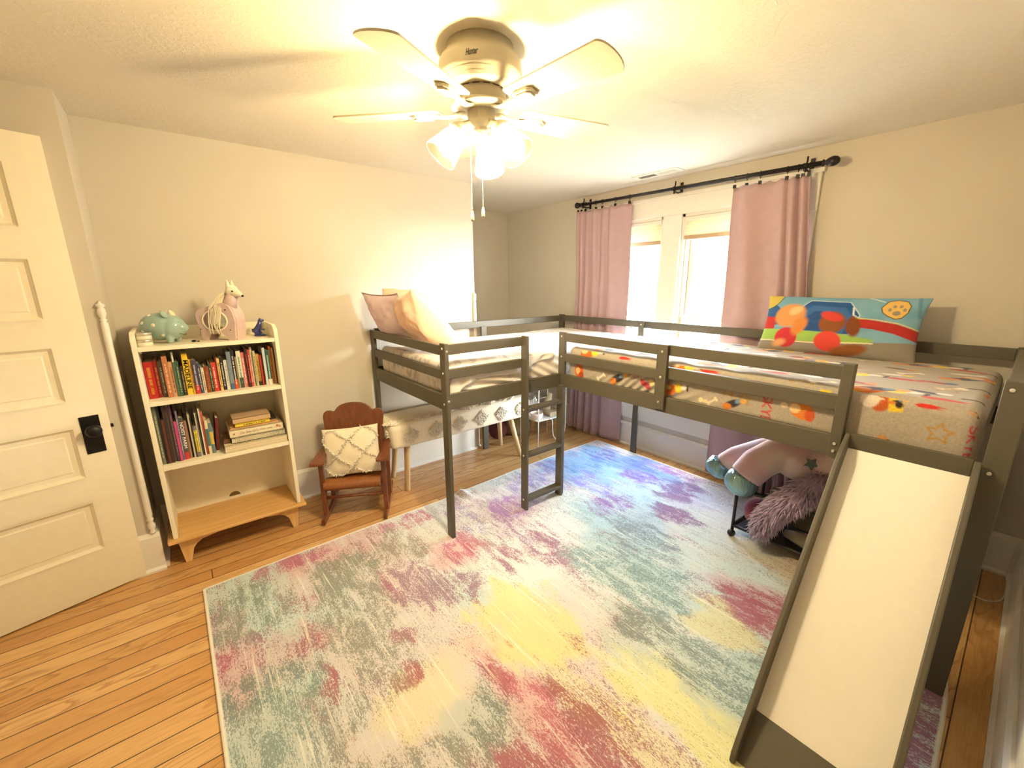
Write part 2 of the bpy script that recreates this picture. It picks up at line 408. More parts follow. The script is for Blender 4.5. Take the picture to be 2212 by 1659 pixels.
# baseboards with a shoe moulding
BH = 0.213; BT = 0.018
def baseboard(name, runs):
    mb = MB()
    for (xa, ya, xb_, yb_, nx, ny) in runs:
        A = np.array((xa, ya, 0.0)); B = np.array((xb_, yb_, 0.0)); N = np.array((nx, ny, 0.0))
        prof = [(0, 0), (BT+0.012, 0), (BT+0.012, 0.012), (BT, 0.024), (BT, BH-0.02), (BT-0.006, BH-0.008), (BT-0.010, BH), (0, BH)]
        mb.prism(prof, A, N, (0, 0, 1), B-A)
    return struct(mb.build(name, M['trim']))
baseboard('baseboard_back', [(XD+BT, YA, XJ, YA, 0, -1)])
baseboard('baseboard_jog', [(XJ, YA, XJ, YL, 1, 0)])
baseboard('baseboard_alcove', [(XJ, YL, XB, YL, 0, -1)])
baseboard('baseboard_right', [(XB, YC, XB, YL, -1, 0)])
baseboard('baseboard_front', [(XR, YC, XB, YC, 0, 1)])
baseboard('baseboard_doorside', [(XW, YD, XD+BT, YD, 0, -1), (XD, YD, XD, YA, 1, 0)])
# turned wooden corner beads on the two outside corners
def corner_bead(name, x, y):
    p = [(0, 0.213), (0.010, 0.213), (0.012, 0.222), (0.007, 0.228), (0.014, 0.245), (0.015, 0.262), (0.008, 0.278), (0.013, 0.286), (0.013, 0.294), (0.009, 0.300), (0.0125, 0.315), (0.0125, 1.27),
         (0.013, 1.283), (0.008, 1.290), (0.013, 1.298), (0.008, 1.306), (0.015, 1.325), (0.013, 1.345), (0.008, 1.352), (0.014, 1.358), (0.014, 1.366), (0.006, 1.372), (0.003, 1.382), (0, 1.384)]
    return struct(MB().lathe([(max(r, 0)*1.08, h) for r, h in p], (x, y, 0), seg=20).build(name, M['trim']))
corner_bead('trim_1', XD-0.005, YD-0.008); corner_bead('trim_2', XJ-0.006, YA-0.008)

# window casing
tc = MB(); cx = XB-0.02
tc.box(cx, XB, WIN[0][1], WIN[1][0], WZ0, WZ1)
tc.box(cx, XB, WIN[0][0]-0.115, WIN[0][0], WZ0, WZ1); tc.box(cx, XB, WIN[1][1], WIN[1][1]+0.115, WZ0, WZ1)
tc.box(cx, XB, WIN[0][0]-0.115, WIN[1][1]+0.115, WZ1, WZ1+0.125)
tc.box(cx-0.012, XB, WIN[0][0]-0.13, WIN[1][1]+0.13, WZ1+0.125, WZ1+0.148)
tc.box(cx-0.004, XB, WIN[0][0]-0.118, WIN[0][0]-0.07, 1.86, WZ1+0.125)
struct(tc.build('trim_3', M['trim'], bevel=0.003))
ts = MB(); ts.box(XB-0.028, XB+0.08, WIN[0][0]-0.14, WIN[1][1]+0.14, WZ0-0.03, WZ0); ts.box(XB-0.018, XB, WIN[0][0]-0.115, WIN[1][1]+0.115, 0.262, WZ0-0.03)
struct(ts.build('trim_4', M['trim'], bevel=0.003))
M['liner'] = plain('tan_jamb_liner', (176, 152, 122), 0.5, var=0.05)
M['sash'] = plain('white_sash', (226, 220, 206), 0.45, var=0.03)
for wi, (a, b) in enumerate(WIN):
    t = struct(thing('window_%d' % (wi+1), ['double hung window nearer the printed pillow', 'double hung window nearer the alcove corner'][wi], 'window', (XB+0.07, (a+b)/2, WZ0)))
    f = MB()
    for y0, y1 in ((a, a+0.02), (b-0.02, b)):
        f.box(XB, XB+0.15, y0, y1, WZ0, WZ1)
    f.box(XB, XB+0.15, a, b, WZ1-0.02, WZ1)
    f.build('window_frame', M['sash'], t)
    l = MB()
    for y0, y1 in ((a+0.02, a+0.032), (b-0.032, b-0.02)):
        l.box(XB+0.025, XB+0.075, y0, y1, WZ0, WZ1-0.02); l.box(XB+0.085, XB+0.125, y0, y1, WZ0, WZ1-0.02)
    l.build('jamb_liner', M['liner'], t)
    for nm, x, z0, z1 in (('lower_sash', XB+0.035, WZ0, 1.20), ('upper_sash', XB+0.088, 1.165, WZ1-0.02)):
        s_ = MB(); y0, y1 = a+0.032, b-0.032; d = 0.034; w = 0.042
        s_.box(x, x+d, y0, y0+w, z0, z1); s_.box(x, x+d, y1-w, y1, z0, z1)
        s_.box(x, x+d, y0+w, y1-w, z1-0.035, z1); s_.box(x, x+d, y0+w, y1-w, z0, z0+(0.06 if nm[0] == 'l' else 0.035))
        so_ = s_.build(nm, M['sash'], t, bevel=0.002)
        MB().box(x+0.014, x+0.019, y0+w, y1-w, z0+0.03, z1-0.03).build('pane', M['pane'], so_)
        if nm[0] == 'l':
            k = MB(); yc = (a+b)/2
            k.box(x-0.002, x+0.028, yc-0.03, yc+0.03, z1, z1+0.008); k.lathe([(0.012, 0), (0.012, 0.012), (0, 0.014)], (x+0.013, yc, z1+0.006), seg=12)
            k.tube([(x+0.01, yc-0.005, z1+0.014), (x+0.004, yc+0.02, z1+0.016), (x+0.002, yc+0.045, z1+0.013)], 0.004, 8)
            k.build('sash_lock', M['liner'], so_)

# cellular shades drawn up at the top of each window
for wi, (a, b) in enumerate(WIN):
    zb = (1.765, 1.745)[wi]
    t = thing('window_shade', ['cream cellular shade pulled up over the window nearer the printed pillow', 'cream cellular shade pulled up over the window nearer the alcove corner'][wi], 'window shade', (XB+0.015, (a+b)/2, zb), group='shades in the two windows')
    MB().box(XB-0.004, XB+0.03, a+0.022, b-0.022, 1.90, WZ1-0.022).build('headrail', M['sash'], t, bevel=0.003)
    n = 9; P = []
    for i in range(n*2+1):
        z = 1.90-(1.90-zb-0.028)*i/(n*2); P.append([((XB+0.004)+(0.006 if i % 2 else 0.0), y, z+0.006*math.sin((y-a)*9)*(i/(n*2.0))*(1 if wi == 0 else 0.3)) for y in np.linspace(a+0.026, b-0.026, 24)])
    g = MB(); P = np.array(P); g.grid(P, smooth=False); Q = P.copy(); Q[..., 0] = 2*(XB+0.016)-Q[..., 0]+0.006; g.grid(Q, smooth=False)
    g.build('pleated_fabric', M['shade'], t)
    MB().box(XB+0.0, XB+0.026, a+0.025, b-0.025, zb, zb+0.03).build('bottom_rail', M['liner'], t, bevel=0.004)

# ------------------------------------------------------------------ open panel door
E0 = np.array((-0.317, 2.613, 0.0)); DD = np.array((-0.967, -0.256, 0)); DD /= np.linalg.norm(DD); NN = np.array((-DD[1], DD[0], 0.0))
if NN[1] > 0: NN = -NN
UZ = np.array((0, 0, 1.0))
dt = struct(thing('door_1', 'cream five panel door standing open against the wall', 'door', tuple(E0)))
def dbox(mb, a0, a1, z0, z1, d0, d1, mi=0): mb.obox(E0+DD*a0+UZ*z0-NN*d1, DD*(a1-a0), NN*(d1-d0), UZ*(z1-z0), mi)
DW = 0.78; PZ = [(0.227, 0.474), (0.59, 0.835), (0.949, 1.197), (1.307, 1.56), (1.671, 1.921)]
lf = MB(); dbox(lf, 0, 0.115, 0.008, 2.03, 0, 0.035); dbox(lf, DW-0.115, DW, 0.008, 2.03, 0, 0.035)
zz = [0.008]+[z for p in PZ for z in p]+[2.03]
for i in range(0, len(zz), 2): dbox(lf, 0.115, DW-0.115, zz[i], zz[i+1], 0, 0.035)
lf.build('door_leaf', M['door'], dt)
for z0, z1 in PZ:
    p = MB(); a0, a1 = 0.115, DW-0.115
    dbox(p, a0, a1, z0, z1, 0.014, 0.024)
    def frame(i0, d0, i1, d1):                       # sloped ring between two inset rectangles
        r0 = [(a0+i0, z0+i0), (a1-i0, z0+i0), (a1-i0, z1-i0), (a0+i0, z1-i0)]; r1 = [(a0+i1, z0+i1), (a1-i1, z0+i1), (a1-i1, z1-i1), (a0+i1, z1-i1)]
        v = [E0+DD*a+UZ*z-NN*d0 for a, z in r0]+[E0+DD*a+UZ*z-NN*d1 for a, z in r1]
        p.add(v, [(k, (k+1) % 4, 4+(k+1) % 4, 4+k) for k in range(4)])
    frame(0.0, -0.003, 0.006, -0.003); frame(0.006, -0.003, 0.010, 0.003); frame(0.010, 0.003, 0.018, 0.013)
    frame(0.018, 0.013, 0.036, 0.0135); frame(0.036, 0.0135, 0.042, 0.0105)
    dbox(p, a0+0.042, a1-0.042, z0+0.042, z1-0.042, 0.0105, 0.014)
    p.build('panel', M['door'], dt)
pl = MB(); dbox(pl, 0.032, 0.097, 0.700, 0.876, -0.004, 0.0)
plo = pl.build('lock_plate', M['black'], dt, bevel=0.002)
kb = MB(); kc = E0+DD*0.064+UZ*0.812
kb.lathe([(0.0, 0.064), (0.018, 0.062), (0.027, 0.054), (0.029, 0.045), (0.024, 0.036), (0.012, 0.030), (0.009, 0.020), (0.011, 0.006), (0.016, 0.003), (0.017, 0.0)], kc, NN, 28)
kb.build('door_knob', M['black'], plo)
la = MB(); la.obox(E0-DD*0.012+UZ*0.802-NN*0.024, DD*0.012, NN*0.012, UZ*0.014); la.build('latch', M['black'], dt)

# ------------------------------------------------------------------ ceiling vent
vt = thing('ceiling_vent', 'white two-way air register in the ceiling near the curtain rod', 'air vent', (2.87, 1.89, ZC))
x0, x1, y0, y1 = 2.812, 2.928, 1.708, 2.072
v = MB(); v.box(x0, x1, y0, y0+0.024, ZC-0.007, ZC); v.box(x0, x1, y1-0.024, y1, ZC-0.007, ZC); v.box(x0, x0+0.024, y0+0.024, y1-0.024, ZC-0.007, ZC); v.box(x1-0.024, x1, y0+0.024, y1-0.024, ZC-0.007, ZC)
v.box(x0+0.024, x1-0.024, (y0+y1)/2-0.008, (y0+y1)/2+0.008, ZC-0.007, ZC)
v.build('frame', M['trim'], vt, bevel=0.002)
MB().box(x0+0.02, x1-0.02, y0+0.02, y1-0.02, ZC-0.0012, ZC-0.0004).build('backing', plain('vent_inside', (96, 92, 78), 0.8), vt)
for h, sgn in ((0, 1), (1, -1)):
    for k in range(10):
        yy = (y0+0.026 if h == 0 else (y0+y1)/2+0.010)+k*0.0148
        MB().obox((x0+0.022, yy, ZC-0.0065), (x1-x0-0.044, 0, 0), (0, 0.011*1.0, 0.0045*(1 if sgn < 0 else -1)+(0 if sgn < 0 else 0.0045)), (0, 0.0, 0.0012)).build('slat', M['trim'] if sgn < 0 else M['shade'], vt)

# ------------------------------------------------------------------ loft bed frame
G = M['grey']
bed = thing('loft_bed', 'grey painted L-shaped low loft bed with ladder and slide', 'bed', (1.07, 1.9, 0))
def bolts(parent, pts, axis):
    for p in pts:
        MB().lathe([(0.0065, 0), (0.0065, 0.0025), (0.004, 0.0042), (0.002, 0.003), (0, 0.003)], p, axis, 12).build('bolt', M['bolt'], parent)
def post(b, bl=(), axis=(-1, 0, 0)):
    o = MB().box(*b).build('post', G, bed, bevel=0.003); bolts(o, bl, axis); return o
def rail(b): return MB().box(*b).build('rail', G, bed, bevel=0.003)
R1, R2, R3 = (1.086, 1.140), (0.955, 1.008), (0.785, 0.871)
xL = 1.058
# bed along the back wall: head end, front, back
p = post((xL, xL+0.023, 1.880, 1.937, 0, 1.146), [(xL, 1.908, z) for z in (1.118, 0.985, 0.815)])
bolts(p, [(xL+0.012, 1.880, z) for z in (1.105, 0.835)], (0, -1, 0))
post((xL, xL+0.023, 2.885, 2.942, 0, 1.135))
for z0, z1 in (R1, R2, R3): rail((xL+0.002, xL+0.024, 1.937, 2.885, z0-0.006, z1-0.006))
for z0, z1 in (R1, R2): rail((xL+0.023, 1.588, 1.886, 1.908, z0, z1))
rail((xL+0.023, 1.925, 1.888, 1.910, *R3))
rail((xL+0.023, 2.950, 2.902, 2.924, 1.092, 1.146)); rail((xL+0.023, 2.950, 2.902, 2.924, *R3))
post((1.98, 2.035, 2.880, 2.902, 0, 1.10))
# bed along the windows: front, back, end
xf = 1.921
p = post((xf, xf+0.02, 1.855, 1.910, 0.0, 1.143), [(xf, 1.883, z) for z in (1.118, 0.985)])
rail((xf, xf+0.022, 1.135, 1.855, *R1)); rail((xf, xf+0.022, 1.135, 1.855, *R2)); rail((xf, xf+0.022, 0.03, 1.855, *R3))
rail((xf, xf+0.022, 0.41, 1.135, R1[0]+0.003, R1[1]+0.003)); rail((xf, xf+0.022, 0.41, 1.135, R2[0]+0.012, R2[1]+0.02))
p = post((xf-0.021, xf, 1.121, 1.180, 0.803, 1.144), [(xf-0.021, 1.150, z) for z in (1.108, 0.975, 0.842)])
p = post((xf-0.006, xf+0.03, 0.376, 0.414, 0.778, 1.152), [(xf-0.006, 0.395, z) for z in (0.838, 0.808)])
p = post((xf, xf+0.055, -0.040, 0.019, 0, 1.155), [(xf, 0.000, z) for z in (1.128, 0.858)])
post((2.940, 2.982, -0.040, 0.019, 0, 1.155))
for z0, z1 in (R1, R2, R3): rail((xf+0.055, 2.940, -0.018, 0.014, z0+0.01, z1+0.01))
rail((2.960, 2.982, 0.019, 2.885, 1.092, 1.148)); rail((2.960, 2.982, 0.019, 2.885, *R3))
post((2.944, 2.960, 1.965, 2.02, 0, 1.150), [(2.944, 1.992, 1.12)])
post((2.950, 2.982, 2.885, 2.94, 0, 1.155), [(2.950, 2.91, 1.125)])
for i in range(7):
    MB().box(1.09+i*0.125, 1.16+i*0.125, 1.912, 2.900, 0.812, 0.828).build('slat', M['maple'], bed)
for i in range(13):
    MB().box(1.945, 2.958, 0.06+i*0.138, 0.13+i*0.138, 0.812, 0.828).build('slat', M['maple'], bed)
# ladder at the inner corner
lad = MB().box(1.588, 1.607, 1.842, 1.897, 0, 1.146).build('ladder', G, bed, bevel=0.004)
bolts(lad, [(1.588, 1.870, z) for z in (0.69, 0.385, 0.078)], (-1, 0, 0))
MB().box(1.900, xf, 1.842, 1.897, 0, 0.80).build('ladder_post', G, lad, bevel=0.003)
for z in (0.680, 0.374, 0.066): MB().box(1.607, 1.900, 1.842, 1.897, z, z+0.021).build('rung', G, lad, bevel=0.003)
# slide
xt, zt, xb_, zb_ = 1.905, 0.842, 1.268, 0.108
sd = np.array((xb_-xt, 0, zb_-zt)); SL = np.linalg.norm(sd); sd /= SL; sn = np.array((-sd[2], 0, sd[0])); sn = sn*np.sign(sn[2])
sk = -0.018/SL
def sp(f, y, off): q = np.array((xt, y+sk*f, zt))+sd*f+sn*off; return q
yi, yo = 0.350, 0.036
s1 = MB()
q = [sp(0, yi, 0), sp(SL, yi, 0), sp(SL, yo, 0), sp(0, yo, 0)]
s1.add(q+[v-sn*0.009 for v in q], [(0, 1, 2, 3), (7, 6, 5, 4), (0, 4, 5, 1), (1, 5, 6, 2), (2, 6, 7, 3), (3, 7, 4, 0)])
slide = s1.build('slide', M['slide'], bed)
for yy, w in ((yi, 0.016), (yo-0.018, 0.018)):
    top = [sp(0, 0, 0.062), sp(SL*0.06, 0, 0.062), sp(SL*0.5, 0, 0.062), sp(SL*0.98, 0, 0.060)]
    ex = sp(SL, 0, 0)
    out = [(1.905, 0.895)]+[(v[0], v[2]) for v in top[1:]]+[(1.155, 0.075), (1.130, 0.040), (1.124, 0.014), (1.132, 0.002), (1.150, 0.0), (1.285, 0.0), (1.350, 0.07), (1.905, 0.735)]
    mb = MB(); v = []
    n = len(out)
    for k in (0, 1):
        for x, z in out: v.append((x, yy+(w if k else 0)+sk*max(0, (1.905-x)/0.637*SL), z))
    mb.add(v, [tuple(range(n)), tuple(range(n, 2*n))[::-1]]+[(i, n+i, n+(i+1) % n, (i+1) % n) for i in range(n)])
    mb.build('side_panel', G, slide, bevel=0.004)
MB().box(1.902, xf, yo, yi, 0.838, 0.896).build('top_board', G, slide, bevel=0.002)
ra = MB(); a = sp(SL, yi, 0.001); b = sp(SL, yo, 0.001); c = np.array((1.145, yo-0.018, 0.012)); d = np.array((1.145, yi-0.018, 0.012))
ra.add([a, b, c, d, a-UZ*0.012, b-UZ*0.012, c-UZ*0.010, d-UZ*0.010], [(0, 3, 2, 1), (4, 5, 6, 7), (0, 1, 5, 4), (1, 2, 6, 5), (2, 3, 7, 6), (3, 0, 4, 7)])
ra.build('landing_board', G, slide)

# ------------------------------------------------------------------ mattresses in printed sheets
def box_surface(lo, hi, res):
    """all six faces of a box as point grids"""
    lo = np.array(lo); hi = np.array(hi); out = []
    for ax in range(3):
        a, b = [i for i in range(3) if i != ax]
        na = max(2, int((hi[a]-lo[a])/res)+1); nb = max(2, int((hi[b]-lo[b])/res)+1)
        A, B = np.meshgrid(np.linspace(lo[a], hi[a], na), np.linspace(lo[b], hi[b], nb), indexing='ij')
        for side, val in ((0, lo[ax]), (1, hi[ax])):
            P = np.zeros(A.shape+(3,)); P[..., a] = A; P[..., b] = B; P[..., ax] = val
            flip = (side == 1) == (ax == 1)
            out.append((P, ax, side, flip))
    return out
def mattress(name, label, lo, hi, r, res, disp, paint, mat, group=None):
    mb = MB(); cols = []
    for P, ax, side, flip in box_surface(lo, hi, res):
        Q, N = rounded_map(P, lo, hi, r); Q = Q+N*disp(Q, N)[..., None]
        if not flip: mb.grid(Q[:, ::-1]); P = P[:, ::-1]; Q = Q[:, ::-1]
        else: mb.grid(Q)
        cols.append(np.concatenate([paint(P, ax, side), np.ones(P.shape[:2]+(1,))], -1).reshape(-1, 4))
    o = mb.build(name, mat, attr={'print': np.concatenate(cols)}, weld=True)
    return tag(o, label, 'mattress', group)
loB, hiB = (1.955, 0.035, 0.832), (2.930, 1.862, 1.052)
def dispB(Q, N):
    x, y, z = Q[..., 0], Q[..., 1], Q[..., 2]
    d = 0.012*(fbm(x*3, y*3, 5)-0.5)*N[..., 2]
    front = np.clip(-N[..., 0], 0, 1)
    pull = np.exp(-((y-1.3)/0.28)**2)*np.clip((1.03-z)/0.15, 0, 1)
    d = d+front*(0.007*np.sin((y*1.0+z*1.25)*95+3*np.sin(y*9))*pull+0.006*(fbm(y*5, z*6, 9)-0.5))
    d = d+N[..., 2]*0.006*np.sin((y-x*0.7)*34+2*np.sin(x*8))*np.exp(-((y-1.1)/0.5)**2)*np.exp(-((x-2.3)/0.4)**2)
    return d
def motifs(pt, ou, ov, k, sc=1.0):
    """a patch of the sheet print: flame, star, bone, badge-yellow blocks, name, furry coloured swirls"""
    def q(u, v): return (ou+u*sc, ov+v*sc)
    if k % 3 == 0:
        pt.poly([q(*p) for p in ((-0.045, 0), (-0.03, 0.012), (0.0, 0.016), (0.03, 0.006), (0.055, 0.004), (0.032, -0.003), (0.05, -0.012), (0.015, -0.012), (-0.02, -0.016), (-0.04, -0.012))], (196, 52, 38))
        pt.poly(star_pts(q(0.10, -0.08), 0.036*sc, 0.016*sc, 0.3), (176, 130, 52), ring=0.0022)
    if k % 3 == 1:
        pt.line([q(-0.02, -0.015), q(0.02, 0.015)], 0.006*sc, (238, 222, 196))
        for e in ((-0.026, -0.012), (-0.018, -0.022), (0.026, 0.012), (0.018, 0.022)): pt.ell(q(*e), (0.008*sc, 0.008*sc), (238, 222, 196))
        pt.ell(q(0.12, 0.01), (0.050*sc, 0.022*sc), (62, 56, 62), 0.5); pt.ell(q(0.09, -0.012), (0.026*sc, 0.020*sc), (214, 128, 56), 0.2); pt.ell(q(0.15, 0.03), (0.020*sc, 0.012*sc), (120, 150, 180), 0.5)
        pt.ell(q(0.175, 0.036), (0.018*sc, 0.014*sc), (228, 168, 84), 0.5)
    if k % 3 == 2:
        pt.ell(q(0, 0), (0.045*sc, 0.036*sc), (206, 108, 44), 0.4); pt.ell(q(-0.018, 0.012), (0.022*sc, 0.018*sc), (236, 190, 140), 0.2)
        pt.ell(q(0.055, 0.018), (0.026*sc, 0.030*sc), (238, 206, 70), 0.3); pt.ell(q(0.09, 0.03), (0.02*sc, 0.016*sc), (236, 226, 214), 0.3); pt.line([q(0.115, 0.012), q(0.118, 0.042)], 0.005*sc, (70, 52, 46))
def name_text(pt, u, v, h, rgb):
    """the printed name, reading down the side of the mattress"""
    S = {'S': [[(1, .9), (.5, 1), (0, .85), (.1, .6), (.9, .4), (1, .15), (.5, 0), (0, .1)]], 'K': [[(0, 0), (0, 1)], [(1, 1), (0, .45), (1, 0)]], 'Y': [[(0, 1), (.5, .5), (1, 1)], [(.5, .5), (.5, 0)]], 'E': [[(1, 1), (0, 1), (0, 0), (1, 0)], [(0, .5), (.8, .5)]]}
    for i, ch in enumerate('SKYE'):
        for st in S[ch]:
            pt.line([(u-0.5*h+b*h, v-i*h*0.92-a*h*0.66) for a, b in st], h*0.09, rgb)
def paintB(P, ax, side):
    x, y, z = P[..., 0], P[..., 1], P[..., 2]
    U = -y; V = (z-loB[2]) if ax == 0 else (hiB[2]-loB[2])+(x-loB[0])       # unrolled over the front edge
    if ax == 1: V = (z-loB[2])-1.0; U = -x
    n = fbm(x*40, y*40+z*40, 3)
    pt = Paint(U, V, (176, 164, 148))
    if ax == 1 or (ax == 0 and side == 1) or (ax == 2 and side == 0): return pt.C
    if ax == 0:
        name_text(pt, -0.045, 0.155, 0.034, (196, 62, 70)); name_text(pt, -0.66, 0.14, 0.036, (196, 62, 70))
        pt.poly(star_pts((-0.13, 0.115), 0.036, 0.017, 0.25), (184, 138, 58), ring=0.0026); pt.poly(star_pts((-0.755, 0.10), 0.03, 0.014, 0.3), (184, 138, 58), ring=0.0024)
        pt.poly([(-0.205, 0.205), (-0.19, 0.219), (-0.165, 0.218), (-0.125, 0.206), (-0.15, 0.204), (-0.135, 0.198), (-0.17, 0.193), (-0.195, 0.195)], (198, 48, 36))
        pt.ell((-0.295, 0.195), (0.03, 0.042), (188, 94, 46)); pt.ell((-0.325, 0.197), (0.028, 0.034), (222, 206, 188)); pt.poly([(-0.276, 0.235), (-0.236, 0.225), (-0.230, 0.165), (-0.268, 0.158)], (232, 200, 60)); pt.ell((-0.243, 0.19), (0.011, 0.013), (52, 44, 40))
        pt.ell((-0.268, 0.052), (0.018, 0.016), (206, 150, 92)); pt.line([(-0.252, 0.048), (-0.20, 0.03), (-0.16, 0.035)], 0.008, (92, 66, 44))
        pt.line([(-0.075, 0.225), (-0.052, 0.215), (-0.044, 0.19)], 0.005, (86, 60, 42)); pt.ell((-0.06, 0.205), (0.016, 0.012), (196, 158, 118), -0.6)
        pt.ell((-1.755, 0.072), (0.036, 0.044), (214, 104, 40)); pt.ell((-1.765, 0.075), (0.018, 0.024), (240, 190, 130)); pt.ell((-1.738, 0.05), (0.02, 0.02), (186, 70, 30))
        pt.ell((-0.53, 0.10), (0.045, 0.036), (222, 132, 58), -0.4); pt.ell((-0.555, 0.105), (0.02, 0.02), (244, 206, 150)); pt.ell((-0.50, 0.085), (0.018, 0.026), (206, 92, 48)); pt.ell((-0.595, 0.11), (0.014, 0.012), (232, 214, 180))
        motifs(pt, -1.578, 0.065, 1); motifs(pt, -1.70, 0.195, 2, 1.1); motifs(pt, -1.42, 0.205, 0, 0.9); motifs(pt, -1.12, 0.075, 2, 0.8); motifs(pt, -1.09, 0.20, 2, 1.0); motifs(pt, -0.90, 0.06, 1, 0.8); motifs(pt, -0.93, 0.21, 0, 1.0); motifs(pt, -0.30, 0.20, 1, 0.4)
        pt.poly([(-0.485, 0.15), (-0.48, 0.205), (-0.445, 0.205), (-0.44, 0.155)], (230, 202, 66))
        pt.ell((-1.27, 0.075), (0.04, 0.016), (176, 62, 70), -0.5); pt.ell((-1.23, 0.09), (0.02, 0.014), (240, 214, 150), -0.5)
        pt.ell((-1.15, 0.045), (0.022, 0.036), (224, 104, 62))
        pt.ell((-0.955, 0.055), (0.012, 0.012), (244, 214, 170)); pt.ell((-0.93, 0.052), (0.012, 0.009), (244, 214, 170))
    else:
        r2 = random.Random(4); v0 = hiB[2]-loB[2]
        for i in range(9):
            for j in range(4):
                u = -0.12-i*0.2+r2.uniform(-0.04, 0.04); v = v0+0.10+j*0.235+r2.uniform(-0.05, 0.05); k = (i*2+j) % 3
                motifs(pt, u, v, k, 1.35)
                pt.ell((u-0.05, v+0.09), (0.055, 0.018), [(58, 62, 84), (164, 56, 52), (236, 230, 222), (104, 76, 58)][(i+j) % 4], r2.uniform(-0.5, 0.5))
                pt.ell((u-0.01, v+0.10), (0.022, 0.02), [(232, 226, 216), (206, 140, 84), (92, 104, 140), (228, 196, 90)][(i+2*j) % 4])
        for j in range(4):
            pt.line([(-0.10, v0+0.12+j*0.22), (-0.05, v0+0.13+j*0.22), (-0.02, v0+0.10+j*0.22)], 0.008, (84, 60, 44))
    return pt.C
mattress('mattress', 'mattress in a grey printed sheet with stars and flames, beside the windows', loB, hiB, 0.045, 0.0045, dispB, paintB, M['print'])
loA, hiA = (1.100, 1.922, 0.832), (2.935, 2.880, 1.030)
def dispA(Q, N):
    x, y, z = Q[..., 0], Q[..., 1], Q[..., 2]
    d = 0.016*(fbm(x*2.5, y*2.5, 8)-0.5)*N[..., 2]+0.004*np.sin((y*1.3+x*0.35)*42+2.5*np.sin(x*6))*N[..., 2]*np.exp(-((y-2.1)/0.35)**2)
    front = np.clip(-N[..., 1], 0, 1)
    d = d+front*(0.008*np.sin((x*0.8+z*2.3)*46+3.0*np.sin(x*7))*np.clip((1.02-z)/0.12, 0, 1)+0.008*(fbm(x*6, z*7, 2)-0.5))
    end = np.clip(-N[..., 0], 0, 1)
    return d+end*0.006*(fbm(y*6, z*6, 4)-0.5)
def paintA(P, ax, side):
    x, y, z = P[..., 0], P[..., 1], P[..., 2]
    a, b = {0: (y, z), 1: (x, z), 2: (x, y)}[ax]
    n = fbm(a*38, b*19, 6, 3); g = fbm(a*5, b*5, 7, 2)
    msk = sstep(0.54, 0.64, n)*sstep(0.35, 0.55, g)*0.75
    C = np.empty(P.shape); C[:] = srgb(230, 222, 214); C = C*(1-msk[..., None])+np.array(srgb(176, 164, 158))*msk[..., None]
    return C
mattress('mattress', 'mattress in a white grey-flecked sheet, along the back wall under two plain pillows', loA, hiA, 0.04, 0.008, dispA, paintA, M['printsm'])
# loose corner of the white top sheet hanging at the front post
sh = MB(); xs = np.linspace(1.10, 1.88, 60); P = []
for j in range(10):
    f = j/9.0
    P.append([(x, 1.928-0.016-0.004*math.sin(x*40+f*4)-0.003*math.sin(x*73), 1.012-f*(0.085+0.055*math.exp(-((x-1.11)/0.05)**2)+0.03*math.sin(x*5.0+2)+0.02*math.sin(x*13))) for x in xs])
sheet = sh.grid(np.array(P)).build('top_sheet', fabric('white_flecked_top_sheet', (226, 217, 208), 60, 0.08, 0.1), solid=0.002)
tag(sheet, 'wrinkled white top sheet hanging over the front of the flecked mattress', 'sheet')

# ------------------------------------------------------------------ pillows
def pillow(c, X, Y, N, w, h, t, seed=1, n=60, k=40, pinch=0.06, wr=0.01, flange=0.0):
    """returns front and back grids of a cushion and the (u,v) of each point"""
    c, X, Y, N = map(lambda q: np.array(q, float), (c, X, Y, N))
    u, v = np.meshgrid(np.linspace(-1, 1, n), np.linspace(-1, 1, k), indexing='ij')
    uu = np.clip(u/(1-flange), -1, 1); vv = np.clip(v/(1-flange*w/h), -1, 1)
    th = ((1-np.abs(uu)**2.2)*(1-np.abs(vv)**2.2))**0.5*t/2
    x = u*w/2*(1-pinch*(1-v**2)*np.abs(u)**3); y = v*h/2*(1-pinch*(1-u**2)*np.abs(v)**3)
    out = []
    for sgn in (1, -1):
        d = wr*(fbm(u*2.2+seed*3.1+sgn, v*2.2, seed)-0.5)*2*(th/(t/2))+wr*0.4*np.sin((u*7+v*5+3*np.sin(u*3+seed)))*(th/(t/2))*(0.2+np.abs(u*v))
        out.append(c+X*x[..., None]+Y*y[..., None]+N*(sgn*th+sgn*d)[..., None])
    return out[0], out[1], (u+1)/2, (v+1)/2
def unit(v): v = np.array(v, float); return v/np.linalg.norm(v)
# blush pillow and mauve sham leaning on the head rail
ti = math.radians(33); Yp = np.array((-math.sin(ti), 0.0, math.cos(ti))); Xp = unit((0.10, 1.0, 0)); Np = np.cross(Xp, Yp)
F, B, u, v = pillow((1.185, 2.41, 1.232), Xp, unit(Yp+np.array((0, 0.20, 0))), Np, 0.56, 0.47, 0.23, 3, pinch=0.17, wr=0.045)
o = MB().grid(F).grid(B[:, ::-1]).build('pillow', M['pinkpil'], weld=True)
tag(o, 'plump blush pillow leaning at the head of the loft bed', 'pillow')
ti = math.radians(24); Yp = np.array((-math.sin(ti), 0.0, math.cos(ti))); Xp = unit((-0.05, 1.0, 0)); Np = np.cross(Xp, Yp)
F, B, u, v = pillow((1.105, 2.655, 1.225), Xp, Yp, Np, 0.54, 0.38, 0.13, 5, pinch=0.09, wr=0.022, flange=0.06)
o = MB().grid(F).grid(B[:, ::-1]).build('pillow', M['purplepil'], weld=True)
tag(o, 'flat mauve pillow with a pale flange behind the blush pillow', 'pillow')
